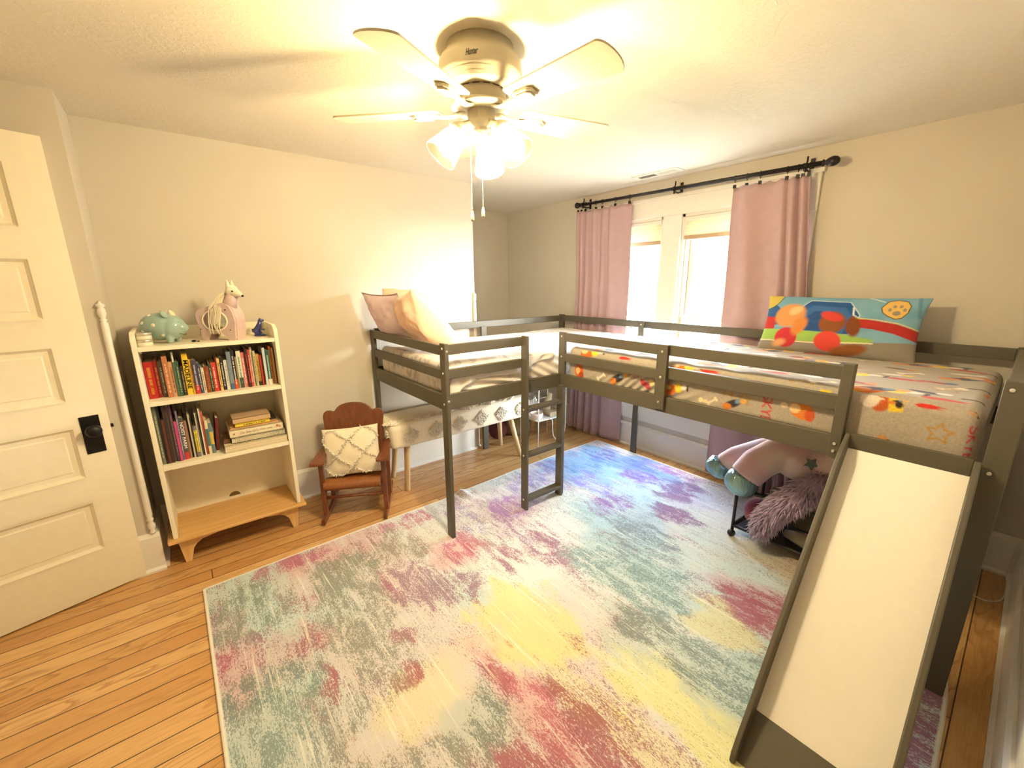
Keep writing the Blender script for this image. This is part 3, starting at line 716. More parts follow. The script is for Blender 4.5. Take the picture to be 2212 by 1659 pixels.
# printed pillow at the window side
ti = math.radians(17); Yp = np.array((math.sin(ti), 0, math.cos(ti))); Xp = np.array((0, -1.0, 0)); Np = np.cross(Xp, Yp)
F, B, u, v = pillow((2.872, 0.692, 1.203), Xp, Yp, Np, 0.735, 0.345, 0.15, 7, 300, 150, 0.05, 0.012)
def paintP(u, v):
    pt = Paint(u*2.1, v, (112, 160, 186))
    n = fbm(u*6, v*4, 2); pt.lay(sstep(0.45, 0.7, n)*0.35, (150, 190, 206)); pt.lay((1-sstep(0.0, 0.35, v))*0.0, (0, 0, 0))
    pt.poly([(-.1, .45), (-.1, .78), (.16, .82), (.30, .70), (.34, .45)], (44, 88, 140)); pt.ell((.0, 1.0), (.26, .26), (196, 176, 84))
    pt.ell((.0, 1.0), (.26, .26), (60, 72, 70), ring=0.006)
    pt.poly([(-.1, .34), (-.1, .62), (.22, .58), (.22, .34)], (176, 44, 42))
    hexo = [(.56, .34), (.50, .66), (.70, .90), (1.22, .88), (1.38, .66), (1.30, .34)]
    pt.poly(hexo, (40, 84, 146)); pt.poly(hexo, (188, 208, 224), ring=0.008); pt.poly([(.62, .36), (.58, .62), (.74, .80), (1.18, .78), (1.30, .62), (1.22, .36)], (58, 100, 160)); pt.poly([(.70, .38), (.68, .58), (.80, .70), (1.10, .68), (1.18, .56), (1.12, .38)], (44, 80, 136))
    pt.line([(1.28, .78), (1.30, .66), (1.36, .62)], 0.012, (220, 226, 230))
    pt.line([(1.42, .985), (1.62, .90)], 0.008, (206, 224, 232)); pt.line([(1.98, .99), (2.06, .7)], 0.02, (96, 140, 170), 0.02)
    pt.poly([(1.30, .47), (1.55, .46), (1.8, .42), (2.2, .30), (2.2, .46), (1.82, .56), (1.5, .60), (1.3, .60)], (170, 48, 44)); pt.line([(1.3, .61), (1.55, .61), (1.85, .57), (2.2, .47)], 0.008, (210, 196, 130))
    pt.poly([(-.1, -.1), (-.1, .22), (.5, .20), (1.2, .22), (2.2, .32), (2.2, -.1)], (142, 134, 124))
    pt.poly([(-.1, .20), (-.1, .38), (.6, .37), (1.1, .36), (1.62, .30), (1.55, .24), (.9, .20), (.3, .19)], (150, 186, 92)); pt.line([(-.1, .19), (.3, .175), (.95, .185), (1.6, .245)], 0.010, (226, 216, 176))
    # loose rounded colour patches in the middle of the scene
    pt.ell((.44, .62), (.24, .20), (208, 146, 88), 0.35, 0.03); pt.ell((.52, .70), (.10, .07), (228, 188, 136), 0.5, 0.03); pt.ell((.45, .24), (.17, .17), (190, 52, 62), 0, 0.015); pt.ell((.36, .14), (.10, .06), (214, 160, 110), 0.4, 0.03); pt.ell((.62, .44), (.10, .16), (206, 132, 70), -0.4, 0.03)
    pt.ell((1.06, .52), (.17, .18), (134, 80, 46), -0.3, 0.02); pt.ell((1.04, .62), (.15, .07), (198, 66, 58), -0.3, 0.015); pt.ell((1.33, .48), (.09, .16), (122, 66, 34), 0.2, 0.02); pt.ell((1.05, .22), (.18, .16), (206, 70, 60), -0.2, 0.015); pt.ell((1.32, .10), (.24, .09), (140, 84, 44), 0.25, 0.02)
    # tan badge with a grey paw print
    b = [(1.60, .80), (1.66, .91), (1.76, .945), (1.87, .92), (1.92, .85), (1.91, .74), (1.86, .66), (1.79, .635), (1.70, .67), (1.63, .72)]
    pt.poly(b, (222, 182, 104), 0.006); pt.poly(b, (98, 78, 44), 0.003, ring=0.006)
    pt.ell((1.785, .725), (.045, .036), (150, 140, 122), 0.15); 
    for p in ((1.70, .775), (1.745, .83), (1.815, .835), (1.865, .785)): pt.ell(p, (.020, .027), (150, 140, 122))
    return pt.C
mb = MB().grid(F); mb.grid(B[:, ::-1])
cb = np.empty(B.shape); cb[:] = srgb(176, 164, 148)
cc = np.concatenate([np.concatenate([paintP(u, v), np.ones(u.shape+(1,))], -1).reshape(-1, 4), np.concatenate([cb, np.ones(u.shape+(1,))], -1).reshape(-1, 4)])
o = mb.build('pillow', M['printsm'], attr={'print': cc}, weld=True)
tag(o, 'bright printed pillow with a tan paw badge, propped against the window rail', 'pillow')

# ------------------------------------------------------------------ curtain rod and curtains
rt = thing('curtain_rod', 'long black curtain rod with ball finials above the windows', 'curtain rod', (2.985, 1.82, 2.115))
XR_ = 2.985
def rz_(y): return 2.135-(2.79-y)*0.0166
MB().tube([(XR_, y, rz_(y)) for y in (0.90, 1.6, 1.82)], 0.0135, 16).tube([(XR_, y, rz_(y)) for y in (1.80, 2.3, 2.74)], 0.0115, 16).build('rod', M['blackrod'], rt)
fin = [(0.0, 0.082), (0.012, 0.080), (0.022, 0.070), (0.027, 0.055), (0.026, 0.040), (0.020, 0.026), (0.013, 0.016), (0.012, 0.010), (0.018, 0.007), (0.018, 0.002), (0.014, 0.0)]
MB().lathe(fin, (XR_, 0.905, rz_(0.9)), (0, -1, 0), 20).build('finial', M['blackrod'], rt)
MB().lathe([(r*0.95, h*0.7) for r, h in fin], (XR_, 2.735, rz_(2.74)), (0, 1, 0), 20).build('finial', M['blackrod'], rt)
for y in (0.985, 1.815, 2.70):
    b = MB(); z = rz_(y)
    b.box(XB-0.004, XB, y-0.011, y+0.011, z-0.03, z+0.055); b.tube([(XB-0.002, y, z-0.012), (XB-0.05, y, z-0.022), (XR_+0.01, y, z-0.020), (XR_-0.016, y, z-0.008)], 0.006, 8)
    b.lathe([(0.017, -0.006), (0.017, 0.006), (0.0140, 0.006), (0.0140, -0.006)], (XR_, y, z), (0, 1, 0), 16, closed=True); b.tube([(XR_+0.004, y, z+0.012), (XR_+0.012, y, z+0.03), (XR_+0.010, y, z+0.052)], 0.005, 8); b.tube([(XR_, y, z-0.015), (XR_, y, z-0.034)], 0.006, 8)
    b.build('bracket', M['blackrod'], rt)
def curtain(label, nm, top, bot, folds, amp, ztop, clips, zb=0.012, sway=0.0, seed=1):
    """top/bot: (y0,y1); folds: list of t positions with fold centres"""
    t_ = thing('curtain', label, 'curtain', (2.985, (bot[0]+bot[1])/2, 0), group='blush curtains at the two windows')
    n, k = 220, 60; T = np.linspace(0, 1, n); P = np.zeros((n, k, 3)); ph = np.interp(T, [f[0] for f in folds], [f[1] for f in folds])
    for j in range(k):
        f = j/(k-1.0); z = ztop(0)*(1-f)+zb*f
        a = amp*(0.55+0.75*f**0.7)
        y0 = top[0]*(1-f)+bot[0]*f; y1 = top[1]*(1-f)+bot[1]*f
        off = a*np.sin(ph*2*PI)+0.010*np.sin(ph*2*PI*0.5+3*f+seed)*f+0.006*np.sin(T*23+f*6+seed)
        sag = 0.010*np.abs(np.sin(PI*T*(len(clips)-1)))*max(0, 1-f*14)
        P[:, j, 0] = 2.988+0.034*sstep(0.0, 0.35, np.array(f))+off*0.85+0.004*f*np.sin(T*5+seed)
        P[:, j, 1] = y0+(y1-y0)*T+0.006*np.cos(ph*2*PI)*(0.4+f)
        P[:, j, 2] = z-sag+(np.array([ztop(q)-ztop(0) for q in T])*(1-f))
    MB().grid(P).build('panel', M['curtain'], t_, solid=0.003)
    for q in clips:
        y = top[0]+(top[1]-top[0])*q; zr = rz_(y); c = MB()
        c.lathe([(0.0175, -0.0015), (0.0175, 0.0015), (0.0150, 0.0015), (0.0150, -0.0015)], (XR_, y, zr-0.001), (0.15, 1, 0), 18, closed=True)
        c.tube([(XR_, y, zr-0.017), (XR_, y, zr-0.028)], 0.0022, 6); zt_ = ztop(q)
        c.box(XR_-0.006, XR_+0.006, y-0.008, y+0.008, zt_-0.012, zt_+0.008)
        c.build('clip_ring', M['blackrod'], t_)
curtain('blush curtain hanging beside the alcove corner, over the left window', 'l', (2.185, 2.775), (2.205, 2.825), [(0, 0.15), (0.32, 0.75), (0.5, 1.9), (0.66, 2.9), (0.8, 3.9), (0.9, 5.0), (1, 6.1)], 0.022, lambda q: 2.085, (0.03, 0.27, 0.5, 0.62, 0.82, 0.9, 0.97), 0.01, seed=2)
curtain('blush curtain hanging behind the printed pillow, over the right window', 'r', (0.955, 1.395), (0.760, 1.400), [(0, 0), (0.10, 0.9), (0.2, 1.8), (0.34, 2.85), (0.55, 3.4), (0.8, 3.9), (1, 4.3)], 0.024, lambda q: 2.058+0.004*q, (0.02, 0.09, 0.15, 0.28, 0.62, 0.80, 0.97), 0.01, seed=5)

# ------------------------------------------------------------------ ceiling fan with three lamps
FA = np.array((0.9315, 1.327, 0.0))
fan = thing('ceiling_fan', 'white flush-mount ceiling fan with wide blades and three lit glass shades', 'ceiling fan', (FA[0], FA[1], ZC))
FM = M['fan']
drum = MB().lathe([(0.0, ZC), (0.112, ZC), (0.113, 2.196), (0.120, 2.192), (0.123, 2.184), (0.131, 2.180), (0.134, 2.172), (0.1395, 2.166), (0.141, 2.155), (0.141, 2.128), (0.139, 2.118), (0.134, 2.113), (0.133, 2.104), (0.128, 2.100), (0.127, 2.092), (0.120, 2.086), (0.100, 2.084), (0.0, 2.084)], FA, seg=64).build('motor_housing', FM, fan)
lg = MB(); v, f = text_mesh('Hunter', 0.026, 0.35, 0.0004, 0.0006)
v[:, 0] *= 0.040/(v[:, 0].max()-v[:, 0].min())
ang = math.radians(224)+v[:, 0]/0.1415; rr = 0.1416+v[:, 2]
zz_ = 2.143+v[:, 1]*0.95+v[:, 0]*0.10
lg.add(np.stack([FA[0]+np.cos(ang)*rr, FA[1]+np.sin(ang)*rr, zz_], 1), f)
lg.build('maker_lettering', plain('black_lettering', (40, 34, 28), 0.5), drum)
MB().lathe([(0.0, 2.086), (0.088, 2.086), (0.086, 2.070), (0.078, 2.052), (0.076, 2.046), (0.0, 2.046)], FA, seg=48).build('lower_housing', FM, fan)
vt_ = MB()
for k in range(16):
    a = 2*PI*k/16; e = np.array((math.cos(a), math.sin(a), 0)); n = np.array((-e[1], e[0], 0))
    vt_.obox(FA+e*0.0875+n*-0.012+UZ*2.0805, n*0.024, e*0.0012, UZ*0.0025)
vt_.build('vent_slots', plain('vent_slot_shadow_gap', (60, 52, 40), 0.7), fan)
MB().lathe([(0.0, 2.048), (0.062, 2.048), (0.098, 2.044), (0.102, 2.040), (0.102, 2.034), (0.096, 2.030), (0.050, 2.028), (0, 2.028)], FA, seg=48).build('flywheel', FM, fan)
MB().lathe([(0.0, 2.030), (0.046, 2.030), (0.0475, 2.026), (0.0465, 2.000), (0.0485, 1.996), (0.047, 1.992), (0.040, 1.984), (0.030, 1.977), (0.022, 1.974), (0.0225, 1.970), (0.014, 1.966), (0.006, 1.964), (0, 1.962)], FA, seg=40).build('switch_housing', FM, fan)
PH = math.radians(-154.62); PT = math.radians(-11.5)
for k in range(5):
    a = PH+k*2*PI/5; e = np.array((math.cos(a), math.sin(a), 0)); n = np.array((-math.sin(a)*math.cos(PT), math.cos(a)*math.cos(PT), math.sin(PT))); nn = np.cross(e, n)
    out = [(0.150, -0.044), (0.158, -0.052), (0.30, -0.060), (0.503, -0.0706)]
    tip = [(0.503+0.028*math.cos(t), 0.0706*math.sin(t)) for t in np.linspace(-PI/2*0.92, PI/2*0.92, 13)]
    out = out+tip+[(0.503, 0.0706), (0.30, 0.060), (0.158, 0.052), (0.150, 0.044)]
    O = FA+UZ*2.030
    b = MB().prism(out, O-nn*0.003, e, n, nn*0.006).build('blade', FM, fan, bevel=0.0012, bseg=1)
    i = MB(); s_ = -1 if nn[2] > 0 else 1; dn = nn*s_
    pl_ = [(0.168, -0.020), (0.180, -0.026), (0.232, -0.026), (0.247, -0.015), (0.247, 0.015), (0.232, 0.026), (0.180, 0.026), (0.168, 0.020)]
    i.prism(pl_, O+dn*0.003, e, n, dn*0.010); i.prism([(0.5*(p[0]-0.208)+0.208 if 0 else 0.208+(p[0]-0.208)*0.82, p[1]*0.78) for p in pl_], O+dn*0.013, e, n, dn*0.006)
    pts = [O+e*0.056+UZ*0.004, O+e*0.095+dn*0.008+UZ*-0.004, O+e*0.135+dn*0.013, O+e*0.172+dn*0.008]
    i.tube(pts, [0.016, 0.013, 0.012, 0.014], 12, flat=0.45)
    i.build('blade_iron', FM, b, bevel=0.0015, bseg=1)
for az in (163, 289, 44):
    a = math.radians(az); e = np.array((math.cos(a), math.sin(a), 0)); d = unit(e*math.sin(math.radians(41))-UZ*math.cos(math.radians(41)))
    top = FA+e*0.079+UZ*1.956
    soc = MB().tube([FA+e*0.022+UZ*1.985, FA+e*0.045+UZ*1.988, FA+e*0.064+UZ*1.978, top-d*0.018], [0.011, 0.010, 0.012, 0.017], 14)
    soc.lathe([(0.0, -0.026), (0.018, -0.026), (0.026, -0.018), (0.034, -0.006), (0.0345, 0.010), (0.030, 0.012), (0, 0.012)], top, d, 28)
    for q in range(3):
        b_ = 2*PI*q/3+0.5; p1 = unit(np.cross(d, (0, 0, 1.0))); p2 = np.cross(d, p1); w_ = p1*math.cos(b_)+p2*math.sin(b_)
        soc.tube([top+d*0.004+w_*0.033, top+d*0.004+w_*0.042], 0.0035, 8)
    soc = soc.build('lamp_holder', FM, fan)
    g = MB(); pr = [(0.031, 0.004), (0.036, 0.014), (0.041, 0.030), (0.047, 0.060), (0.054, 0.088), (0.0565, 0.098), (0.0575, 0.104), (0.0585, 0.1075), (0.0575, 0.110)]
    g.lathe(pr+[(r-0.0025, h) for r, h in pr[::-1]], top, d, 40, closed=True)
    g.build('lamp_shade', M['shadeglass'], soc)
    MB().lathe([(0.0, 0.079), (0.010, 0.0775), (0.019, 0.071), (0.0235, 0.061), (0.0235, 0.053), (0.020, 0.042), (0.0145, 0.032), (0.013, 0.024), (0.013, 0.012)], top, d, 20).build('bulb', M['bulb'], soc)
for (dx, dy, z0, z1) in ((-0.034, 0.020, 1.990, 1.704), (0.0, 0.0, 1.964, 1.718)):
    c = MB(); P0 = FA+np.array((dx, dy, 0)); n = int((z0-z1)/0.0048)
    for k in range(n): c.ell(P0+UZ*(z0-k*0.0048), (0.0017, 0.0017, 0.0021), 6, 4)
    ch = c.build('pull_chain', FM, fan)
    MB().lathe([(0, 0.0), (0.005, 0.001), (0.0062, 0.006), (0.0058, 0.024), (0.004, 0.032), (0.0025, 0.036), (0, 0.037)], P0+UZ*(z1-0.034), seg=14).build('chain_pull', FM, ch)

# ------------------------------------------------------------------ bookcase
BX0, BX1, BY0, BY1 = -0.187, 0.424, 2.600, 2.930
bc = thing('bookcase', 'cream bookcase with a natural wood base, full of children\'s books', 'bookcase', ((BX0+BX1)/2, (BY0+BY1)/2, 0))
SH = M['shelf']; th = 0.020
for x in (BX0, BX1-th):
    MB().prism([(BY0, 0.157), (BY1, 0.157), (BY1, 1.235), (BY0+0.055, 1.235), (BY0+0.014, 1.216), (BY0, 1.196)], (x, 0, 0), (0, 1, 0), (0, 0, 1), (th, 0, 0)).build('side_panel', SH, bc, bevel=0.003)
SZ = [(1.143, 1.163), (0.874, 0.896), (0.535, 0.558)]
for z0, z1 in SZ:
    MB().box(BX0+th, BX1-th, BY0+0.004, BY1-0.012, z0, z1).build('shelf', SH, bc, bevel=0.002)
    for x in (BX0+th, BX1-th-0.012):
        if z0 > 1: MB().box(x, x+0.012, BY0+0.022, BY0+0.034, z0-0.009, z0).build('shelf_clip', SH, bc)
bp = MB(); bp.box(BX0+th, BX1-th, BY1-0.012, BY1-0.004, 0.157, 1.235); bpo = bp.build('back_panel', SH, bc)
hd = MB(); pts = [(0.118+0.030*math.cos(t), 0.175+0.026*math.sin(t)) for t in np.linspace(0, PI, 17)]
hd.prism(pts, (0, BY1-0.0125, 0), (1, 0, 0), (0, 0, 1), (0, 0.0015, 0)); hd.build('cable_hole', plain('cable_hole_shade', (120, 98, 66), 0.9), bpo)
MB().box(BX0-0.025, BX1+0.025, BY0-0.022, BY1+0.004, 0.137, 0.157).build('base_board', M['maple'], bc, bevel=0.006)
for xs_, sg in ((BX0+0.012, 1), (BX1-0.012, -1)):
    for y in (BY0+0.012, BY1-0.055):
        MB().prism([(xs_, 0.137), (xs_+sg*0.006, 0.10), (xs_+sg*0.018, 0.0), (xs_+sg*0.045, 0.0), (xs_+sg*0.062, 0.07), (xs_+sg*0.078, 0.092), (xs_+sg*0.105, 0.109), (xs_+sg*0.105, 0.137)][::sg], (0, y, 0), (1, 0, 0), (0, 0, 1), (0, 0.034, 0)).build('leg', M['maple_leg'], bc, bevel=0.002)
n = 24; xa, xb2 = BX0+0.117, BX1-0.117
arch = [(xa, 0.137)]+[(xa+(xb2-xa)*k/n, 0.109+0.020*math.sin(PI*k/n)) for k in range(n+1)]+[(xb2, 0.137)]
MB().prism(arch, (0, BY0+0.014, 0), (1, 0, 0), (0, 0, 1), (0, 0.022, 0)).build('apron', M['maple_leg'], bc)

# ------------------------------------------------------------------ books
PAGES = plain('page_edges', (226, 214, 186), 0.8, var=0.08, scale=200)
_bm = {}
def bmat(rgb):
    if rgb not in _bm: _bm[rgb] = plain('book_cover_%d_%d_%d' % rgb, rgb, 0.38, var=0.05, scale=90)
    return _bm[rgb]
def book_mesh(mb, w, d, h, two=None, thick=0.0016):
    """standing book, spine towards -y, origin at the spine's bottom left"""
    c = min(thick, w*0.2); pi = 0.003
    mb.box(0, c, 0.001, d, 0, h, 0); mb.box(w-c, w, 0.001, d, 0, h, 0)
    k = 6; top = [(w/2-w/2*math.cos(PI*i/k), 0.0022-0.0022*math.sin(PI*i/k)) for i in range(k+1)]
    ol = top+[(w, 0.004), (0, 0.004)]
    mb.prism(ol, (0, 0, 0), (1, 0, 0), (0, 1, 0), (0, 0, h), 0)
    mb.box(c, w-c, 0.004, d-0.004, pi, h-pi, 1)
ORD = ['first', 'second', 'third', 'fourth', 'fifth', 'sixth', 'seventh', 'eighth', 'ninth', 'tenth', 'eleventh', 'twelfth', 'thirteenth', 'fourteenth', 'fifteenth', 'sixteenth', 'seventeenth', 'eighteenth', 'nineteenth', 'twentieth', 'twenty-first', 'twenty-second', 'twenty-third', 'twenty-fourth', 'twenty-fifth', 'twenty-sixth', 'twenty-seventh', 'twenty-eighth', 'twenty-ninth', 'thirtieth', 'thirty-first', 'thirty-second', 'thirty-third', 'thirty-fourth', 'thirty-fifth', 'thirty-sixth']
def standing(x, y, z, w, d, h, rgb, label, group, lean=0.0, band=None, marks=None, txt=None, txtrgb=(30, 26, 24), txtfit=0.7, txtz=0.5, txtw=0.8):
    m0 = MB(); book_mesh(m0, w, d, h)
    t = thing('book', label, 'book', (x, y, z), 0, group)
    t.rotation_euler = (0, lean, 0)
    WM[t.name] = Matrix.Translation((x, y, z)) @ Matrix.Rotation(lean, 4, 'Y')
    def put(mb, name, mats, par):
        A = np.array(WM[t.name]); V = np.array(mb.v)@A[:3, :3].T+A[:3, 3]; mb.v = V.tolist()
        return mb.build(name, mats, par)
    cover = put(m0, 'cover', [bmat(rgb), PAGES], t)
    if band:
        b0, b1, c = band; bm_ = MB(); k = 6
        top = [(w/2-(w/2-0.0002)*math.cos(PI*i/k), 0.0016-0.0022*math.sin(PI*i/k)) for i in range(k+1)]
        bm_.prism(top+[(w-0.0004, 0.003), (0.0004, 0.003)], (0, 0, b0*h), (1, 0, 0), (0, 1, 0), (0, 0, (b1-b0)*h)); put(bm_, 'spine_band', bmat(c), t)
    if txt:
        tm = MB(); lettering(tm, txt, w*txtw*1.25, (w/2, -0.0008, h*txtz), (0, 0, -1), (1, 0, 0), fit=h*txtfit, bold=0.0004); put(tm, 'spine_title', bmat(txtrgb), t)
    elif marks:
        mk = MB(); r_ = random.Random(int(x*9000)+int(h*1000)); z_ = h*0.12
        while z_ < h*0.84:                               # a line of small lettering running down the spine
            l = r_.uniform(0.0022, 0.0042); k_ = w*r_.uniform(0.14, 0.20)
            mk.box(w*0.5-k_, w*0.5+k_*0.9, -0.0006, 0.001, z_, z_+l); z_ += l+(0.0016 if r_.random() < 0.82 else 0.006)
        put(mk, 'spine_title', bmat(marks), t)
    return t
UP = [  # width in crop units, top, colour, words, band, marks, title
 (105, 350, (176, 34, 28), 'thick red leather-look', None, (206, 150, 60), None), (55, 330, (140, 30, 28), 'dark red', None, (190, 130, 70), None),
 (55, 340, (96, 98, 86), 'grey green', None, (214, 208, 190), None), (62, 275, (184, 118, 82), 'copper brown', None, (232, 196, 150), None),
 (52, 335, (214, 168, 130), 'peach', None, (120, 70, 50), None), (26, 225, (72, 104, 80), 'thin green white-topped', (0.78, 1.0, (224, 222, 210)), None, None),
 (42, 330, (48, 82, 62), 'bottle green', None, (170, 180, 150), None), (46, 400, (58, 46, 38), 'small near-black', None, (170, 150, 120), None),
 (72, 245, (240, 204, 52), 'bright yellow titled', None, None, 'MADELINE'), (30, 310, (226, 178, 64), 'narrow mustard', None, (120, 80, 40), None),
 (58, 310, (72, 62, 92), 'plum red-footed', (0.0, 0.26, (196, 52, 44)), (200, 190, 200), None), (40, 350, (72, 80, 108), 'slate blue', None, (210, 206, 200), None),
 (38, 400, (222, 212, 186), 'short cream', None, (120, 100, 80), None), (62, 385, (130, 66, 42), 'russet', None, (176, 110, 70), None),
 (34, 350, (44, 78, 54), 'forest green', None, (190, 190, 160), None), (58, 340, (198, 56, 52), 'tomato red', None, (236, 206, 196), None),
 (22, 285, (116, 40, 36), 'thin maroon', None, None, None), (34, 290, (232, 194, 116), 'narrow straw yellow', None, (90, 60, 40), None),
 (50, 280, (42, 36, 46), 'black white-lettered', None, (214, 210, 204), None), (48, 310, (224, 224, 218), 'plain white', None, (150, 160, 160), None),
 (54, 210, (122, 138, 154), 'tall silver blue', (0.0, 0.16, (70, 96, 130)), None, None), (50, 190, (38, 38, 48), 'tall black orange-footed', (0.0, 0.24, (206, 76, 46)), (230, 226, 220), None),
 (26, 270, (150, 140, 108), 'thin khaki', None, None, None), (60, 200, (224, 228, 208), 'white green-lettered', (0.0, 0.28, (64, 66, 60)), (80, 140, 110), None),
 (54, 215, (214, 122, 122), 'rose pink', None, (240, 220, 210), None), (40, 160, (54, 26, 30), 'black cherry', None, (206, 90, 80), None),
 (36, 180, (204, 82, 70), 'coral', None, (238, 216, 200), None), (30, 150, (228, 222, 200), 'tall cream', None, (170, 150, 120), None),
 (34, 190, (188, 182, 140), 'pale olive', None, (110, 110, 80), None), (54, 235, (190, 150, 80), 'ochre', (0.0, 0.14, (46, 40, 36)), (120, 80, 40), None),
 (22, 245, (172, 60, 50), 'thin brick red', None, None, None), (26, 230, (120, 34, 36), 'thin wine red', None, None, None),
 (38, 150, (198, 208, 212), 'pale blue', None, None, None), (60, 180, (40, 86, 80), 'dark teal', (0.0, 0.16, (226, 222, 206)), (190, 206, 196), None),
 (34, 130, (204, 124, 62), 'orange wood-tone', None, (150, 80, 40), None), (30, 150, (190, 150, 100), 'tan end', None, None, None)]
tot = float(sum(u[0] for u in UP)); x = BX0+th+0.002; span = (BX1-th-0.006)-x
for i, (w, top, rgb, words, band, marks, txt) in enumerate(UP):
    wd = w/tot*span; xc = 165+(x-(BX0+th))/span*1595
    base = 755-(xc-215)*0.10; h = min(0.236, (base-top)/535*0.243)
    y = 2.668+rng.uniform(-0.008, 0.006)+(0.022 if i < 3 else 0)
    standing(x, y, SZ[1][1], wd-0.0006, rng.uniform(0.15, 0.19), h, rgb, '%s book, %s from the left on the upper book shelf' % (words, ORD[i]), 'books on the upper shelf', 0.0, band, marks, txt, (24, 22, 20))
    x += wd
LOW = [
 (48, 900, (104, 110, 84), 'mossy grey', None, (190, 186, 160), None), (36, 905, (28, 24, 24), 'black', None, None, None), (40, 1050, (92, 48, 38), 'low dark brown', None, None, None), (48, 900, (56, 38, 36), 'brown-black', None, None, None),
 (40, 885, (110, 102, 96), 'tall grey', None, None, None), (40, 900, (82, 52, 72), 'plum', None, (150, 130, 140), None), (40, 1055, (192, 70, 122), 'short magenta', None, None, None), (30, 940, (122, 112, 142), 'lavender', None, (210, 200, 210), None),
 (68, 1010, (84, 84, 84), 'dark grey titled', (0.0, 0.17, (196, 52, 44)), None, 'NOISY FARM'), (40, 1040, (152, 112, 82), 'light brown', None, None, None), (26, 900, (26, 24, 26), 'thin tall black', None, None, None), (30, 960, (204, 194, 172), 'thin off-white', None, None, None),
 (20, 985, (60, 54, 50), 'thin dark', None, None, None), (54, 1080, (120, 118, 112), 'grey yellow-banded', (0.16, 0.86, (230, 210, 62)), (90, 80, 60), None), (18, 930, (214, 206, 186), 'slim ivory', None, None, None), (22, 925, (150, 146, 128), 'slim sage', None, None, None),
 (22, 920, (54, 46, 42), 'slim dark brown', None, None, None), (22, 860, (226, 222, 206), 'tall slim white', None, None, None), (40, 890, (190, 102, 92), 'salmon red', None, None, None), (50, 985, (222, 206, 172), 'cream teal-spotted', (0.25, 0.75, (70, 112, 112)), None, None),
 (60, 1020, (102, 126, 132), 'blue-grey yellow-labelled', (0.3, 0.72, (214, 186, 84)), None, None)]
tot = float(sum(u[0] for u in LOW)); x = BX0+th+0.002; span = 0.060-x
for i, (w, top, rgb, words, band, marks, txt) in enumerate(LOW):
    wd = w/tot*span
    base = 1545-i*9; h = min(0.305, (base-top)/640*0.315)
    standing(x, 2.662+rng.uniform(-0.008, 0.008)-(0.012 if i < 8 else 0), SZ[2][1], wd-0.0006, rng.uniform(0.17, 0.21), h, rgb, '%s book, %s from the left on the lower book shelf' % (words, ORD[i]), 'books standing on the lower shelf', 0.0, band, marks, txt, (232, 228, 220), 0.62, 0.58, 0.85)
    x += wd
standing(x+0.002, 2.70, SZ[2][1], 0.014, 0.16, 0.185, (118, 46, 40), 'dark red book leaning at the right end of the lower book row', 'books standing on the lower shelf', 0.10)
# flat stack on the right of the lower shelf
def flat_book(x0, x1, y0, y1, z0, z1, rgb, label, cover=0.0016, soft=True):
    t = thing('book', label, 'book', ((x0+x1)/2, (y0+y1)/2, z0), 0, 'books stacked flat on the lower shelf'); m0 = MB()
    m0.box(x0, x1, y0, y1, z0, z0+cover).box(x0, x1, y0, y1, z1-cover, z1).box(x0, x1, y0, y0+0.003, z0, z1).box(x0+0.003, x1-0.003, y0+0.003, y1-0.003, z0+cover, z1-cover, 1)
    m0.build('cover', [bmat(rgb), PAGES], t); return t
zs = SZ[2][1]
t = flat_book(0.098, 0.400, 2.612, 2.850, zs, zs+0.040, (226, 212, 178), 'broad cream patterned binder at the bottom of the flat book stack')
dt_ = MB()
for i in range(42):
    for j in range(3): dt_.ell((0.104+i*0.007+(j % 2)*0.0035, 2.6118, zs+0.008+j*0.012), (0.0014, 0.0006, 0.0016), 8, 6)
dt_.build('cover_pattern', bmat((150, 112, 70)), t)
t = flat_book(0.135, 0.398, 2.630, 2.850, zs+0.041, zs+0.072, (234, 226, 204), 'thick white spiral-bound album in the flat book stack', 0.003)
for i in range(34):
    xx = 0.142+i*0.0075; MB().lathe([(0.0145, -0.0007), (0.0145, 0.0007), (0.0128, 0.0007), (0.0128, -0.0007)], (xx, 2.630, zs+0.0565), (1, 0, 0), 14, closed=True).build('coil_ring', bmat((70, 62, 52) if i > 25 else (176, 158, 122)), t)
t = flat_book(0.130, 0.392, 2.640, 2.850, zs+0.073, zs+0.112, (232, 220, 190), 'cream baby record book with lettered spine in the flat stack')
tm = MB(); lettering(tm, "Our Baby Girl's", 0.020, (0.222, 2.6395, zs+0.092), (1, 0, 0), (0, 0, 1), fit=0.085, font_shear=0.2); lettering(tm, 'FIRST YEAR', 0.012, (0.305, 2.6395, zs+0.091), (1, 0, 0), (0, 0, 1), fit=0.06); tm.build('spine_title', bmat((170, 134, 90)), t)
tm = MB()
for c_, r_ in (((0.150, zs+0.092), 0.007), ((0.362, zs+0.096), 0.010), ((0.374, zs+0.090), 0.007)):
    tm.prism(star_pts((0, 0), r_, r_*0.55, 0.3, 6), (c_[0], 2.6394, c_[1]), (1, 0, 0), (0, 0, 1), (0, 0.001, 0))
tm.build('spine_ornament', bmat((190, 110, 70)), t)
flat_book(0.138, 0.372, 2.655, 2.840, zs+0.113, zs+0.124, (226, 176, 120), 'thin orange-spined book under the yellow one in the flat stack')
flat_book(0.215, 0.368, 2.690, 2.850, zs+0.125, zs+0.136, (60, 52, 50), 'thin dark book beneath the yellow one, at the back of the stack')
t = flat_book(0.162, 0.330, 2.648, 2.688, zs+0.125, zs+0.142, (238, 208, 70), 'small yellow book near the top of the flat stack')
tm = MB()
for i in range(9): tm.box(0.20+i*0.012, 0.208+i*0.012+0.003*math.sin(i), 2.6474, 2.649, zs+0.131, zs+0.136)
tm.build('spine_title', bmat((120, 90, 40)), t)
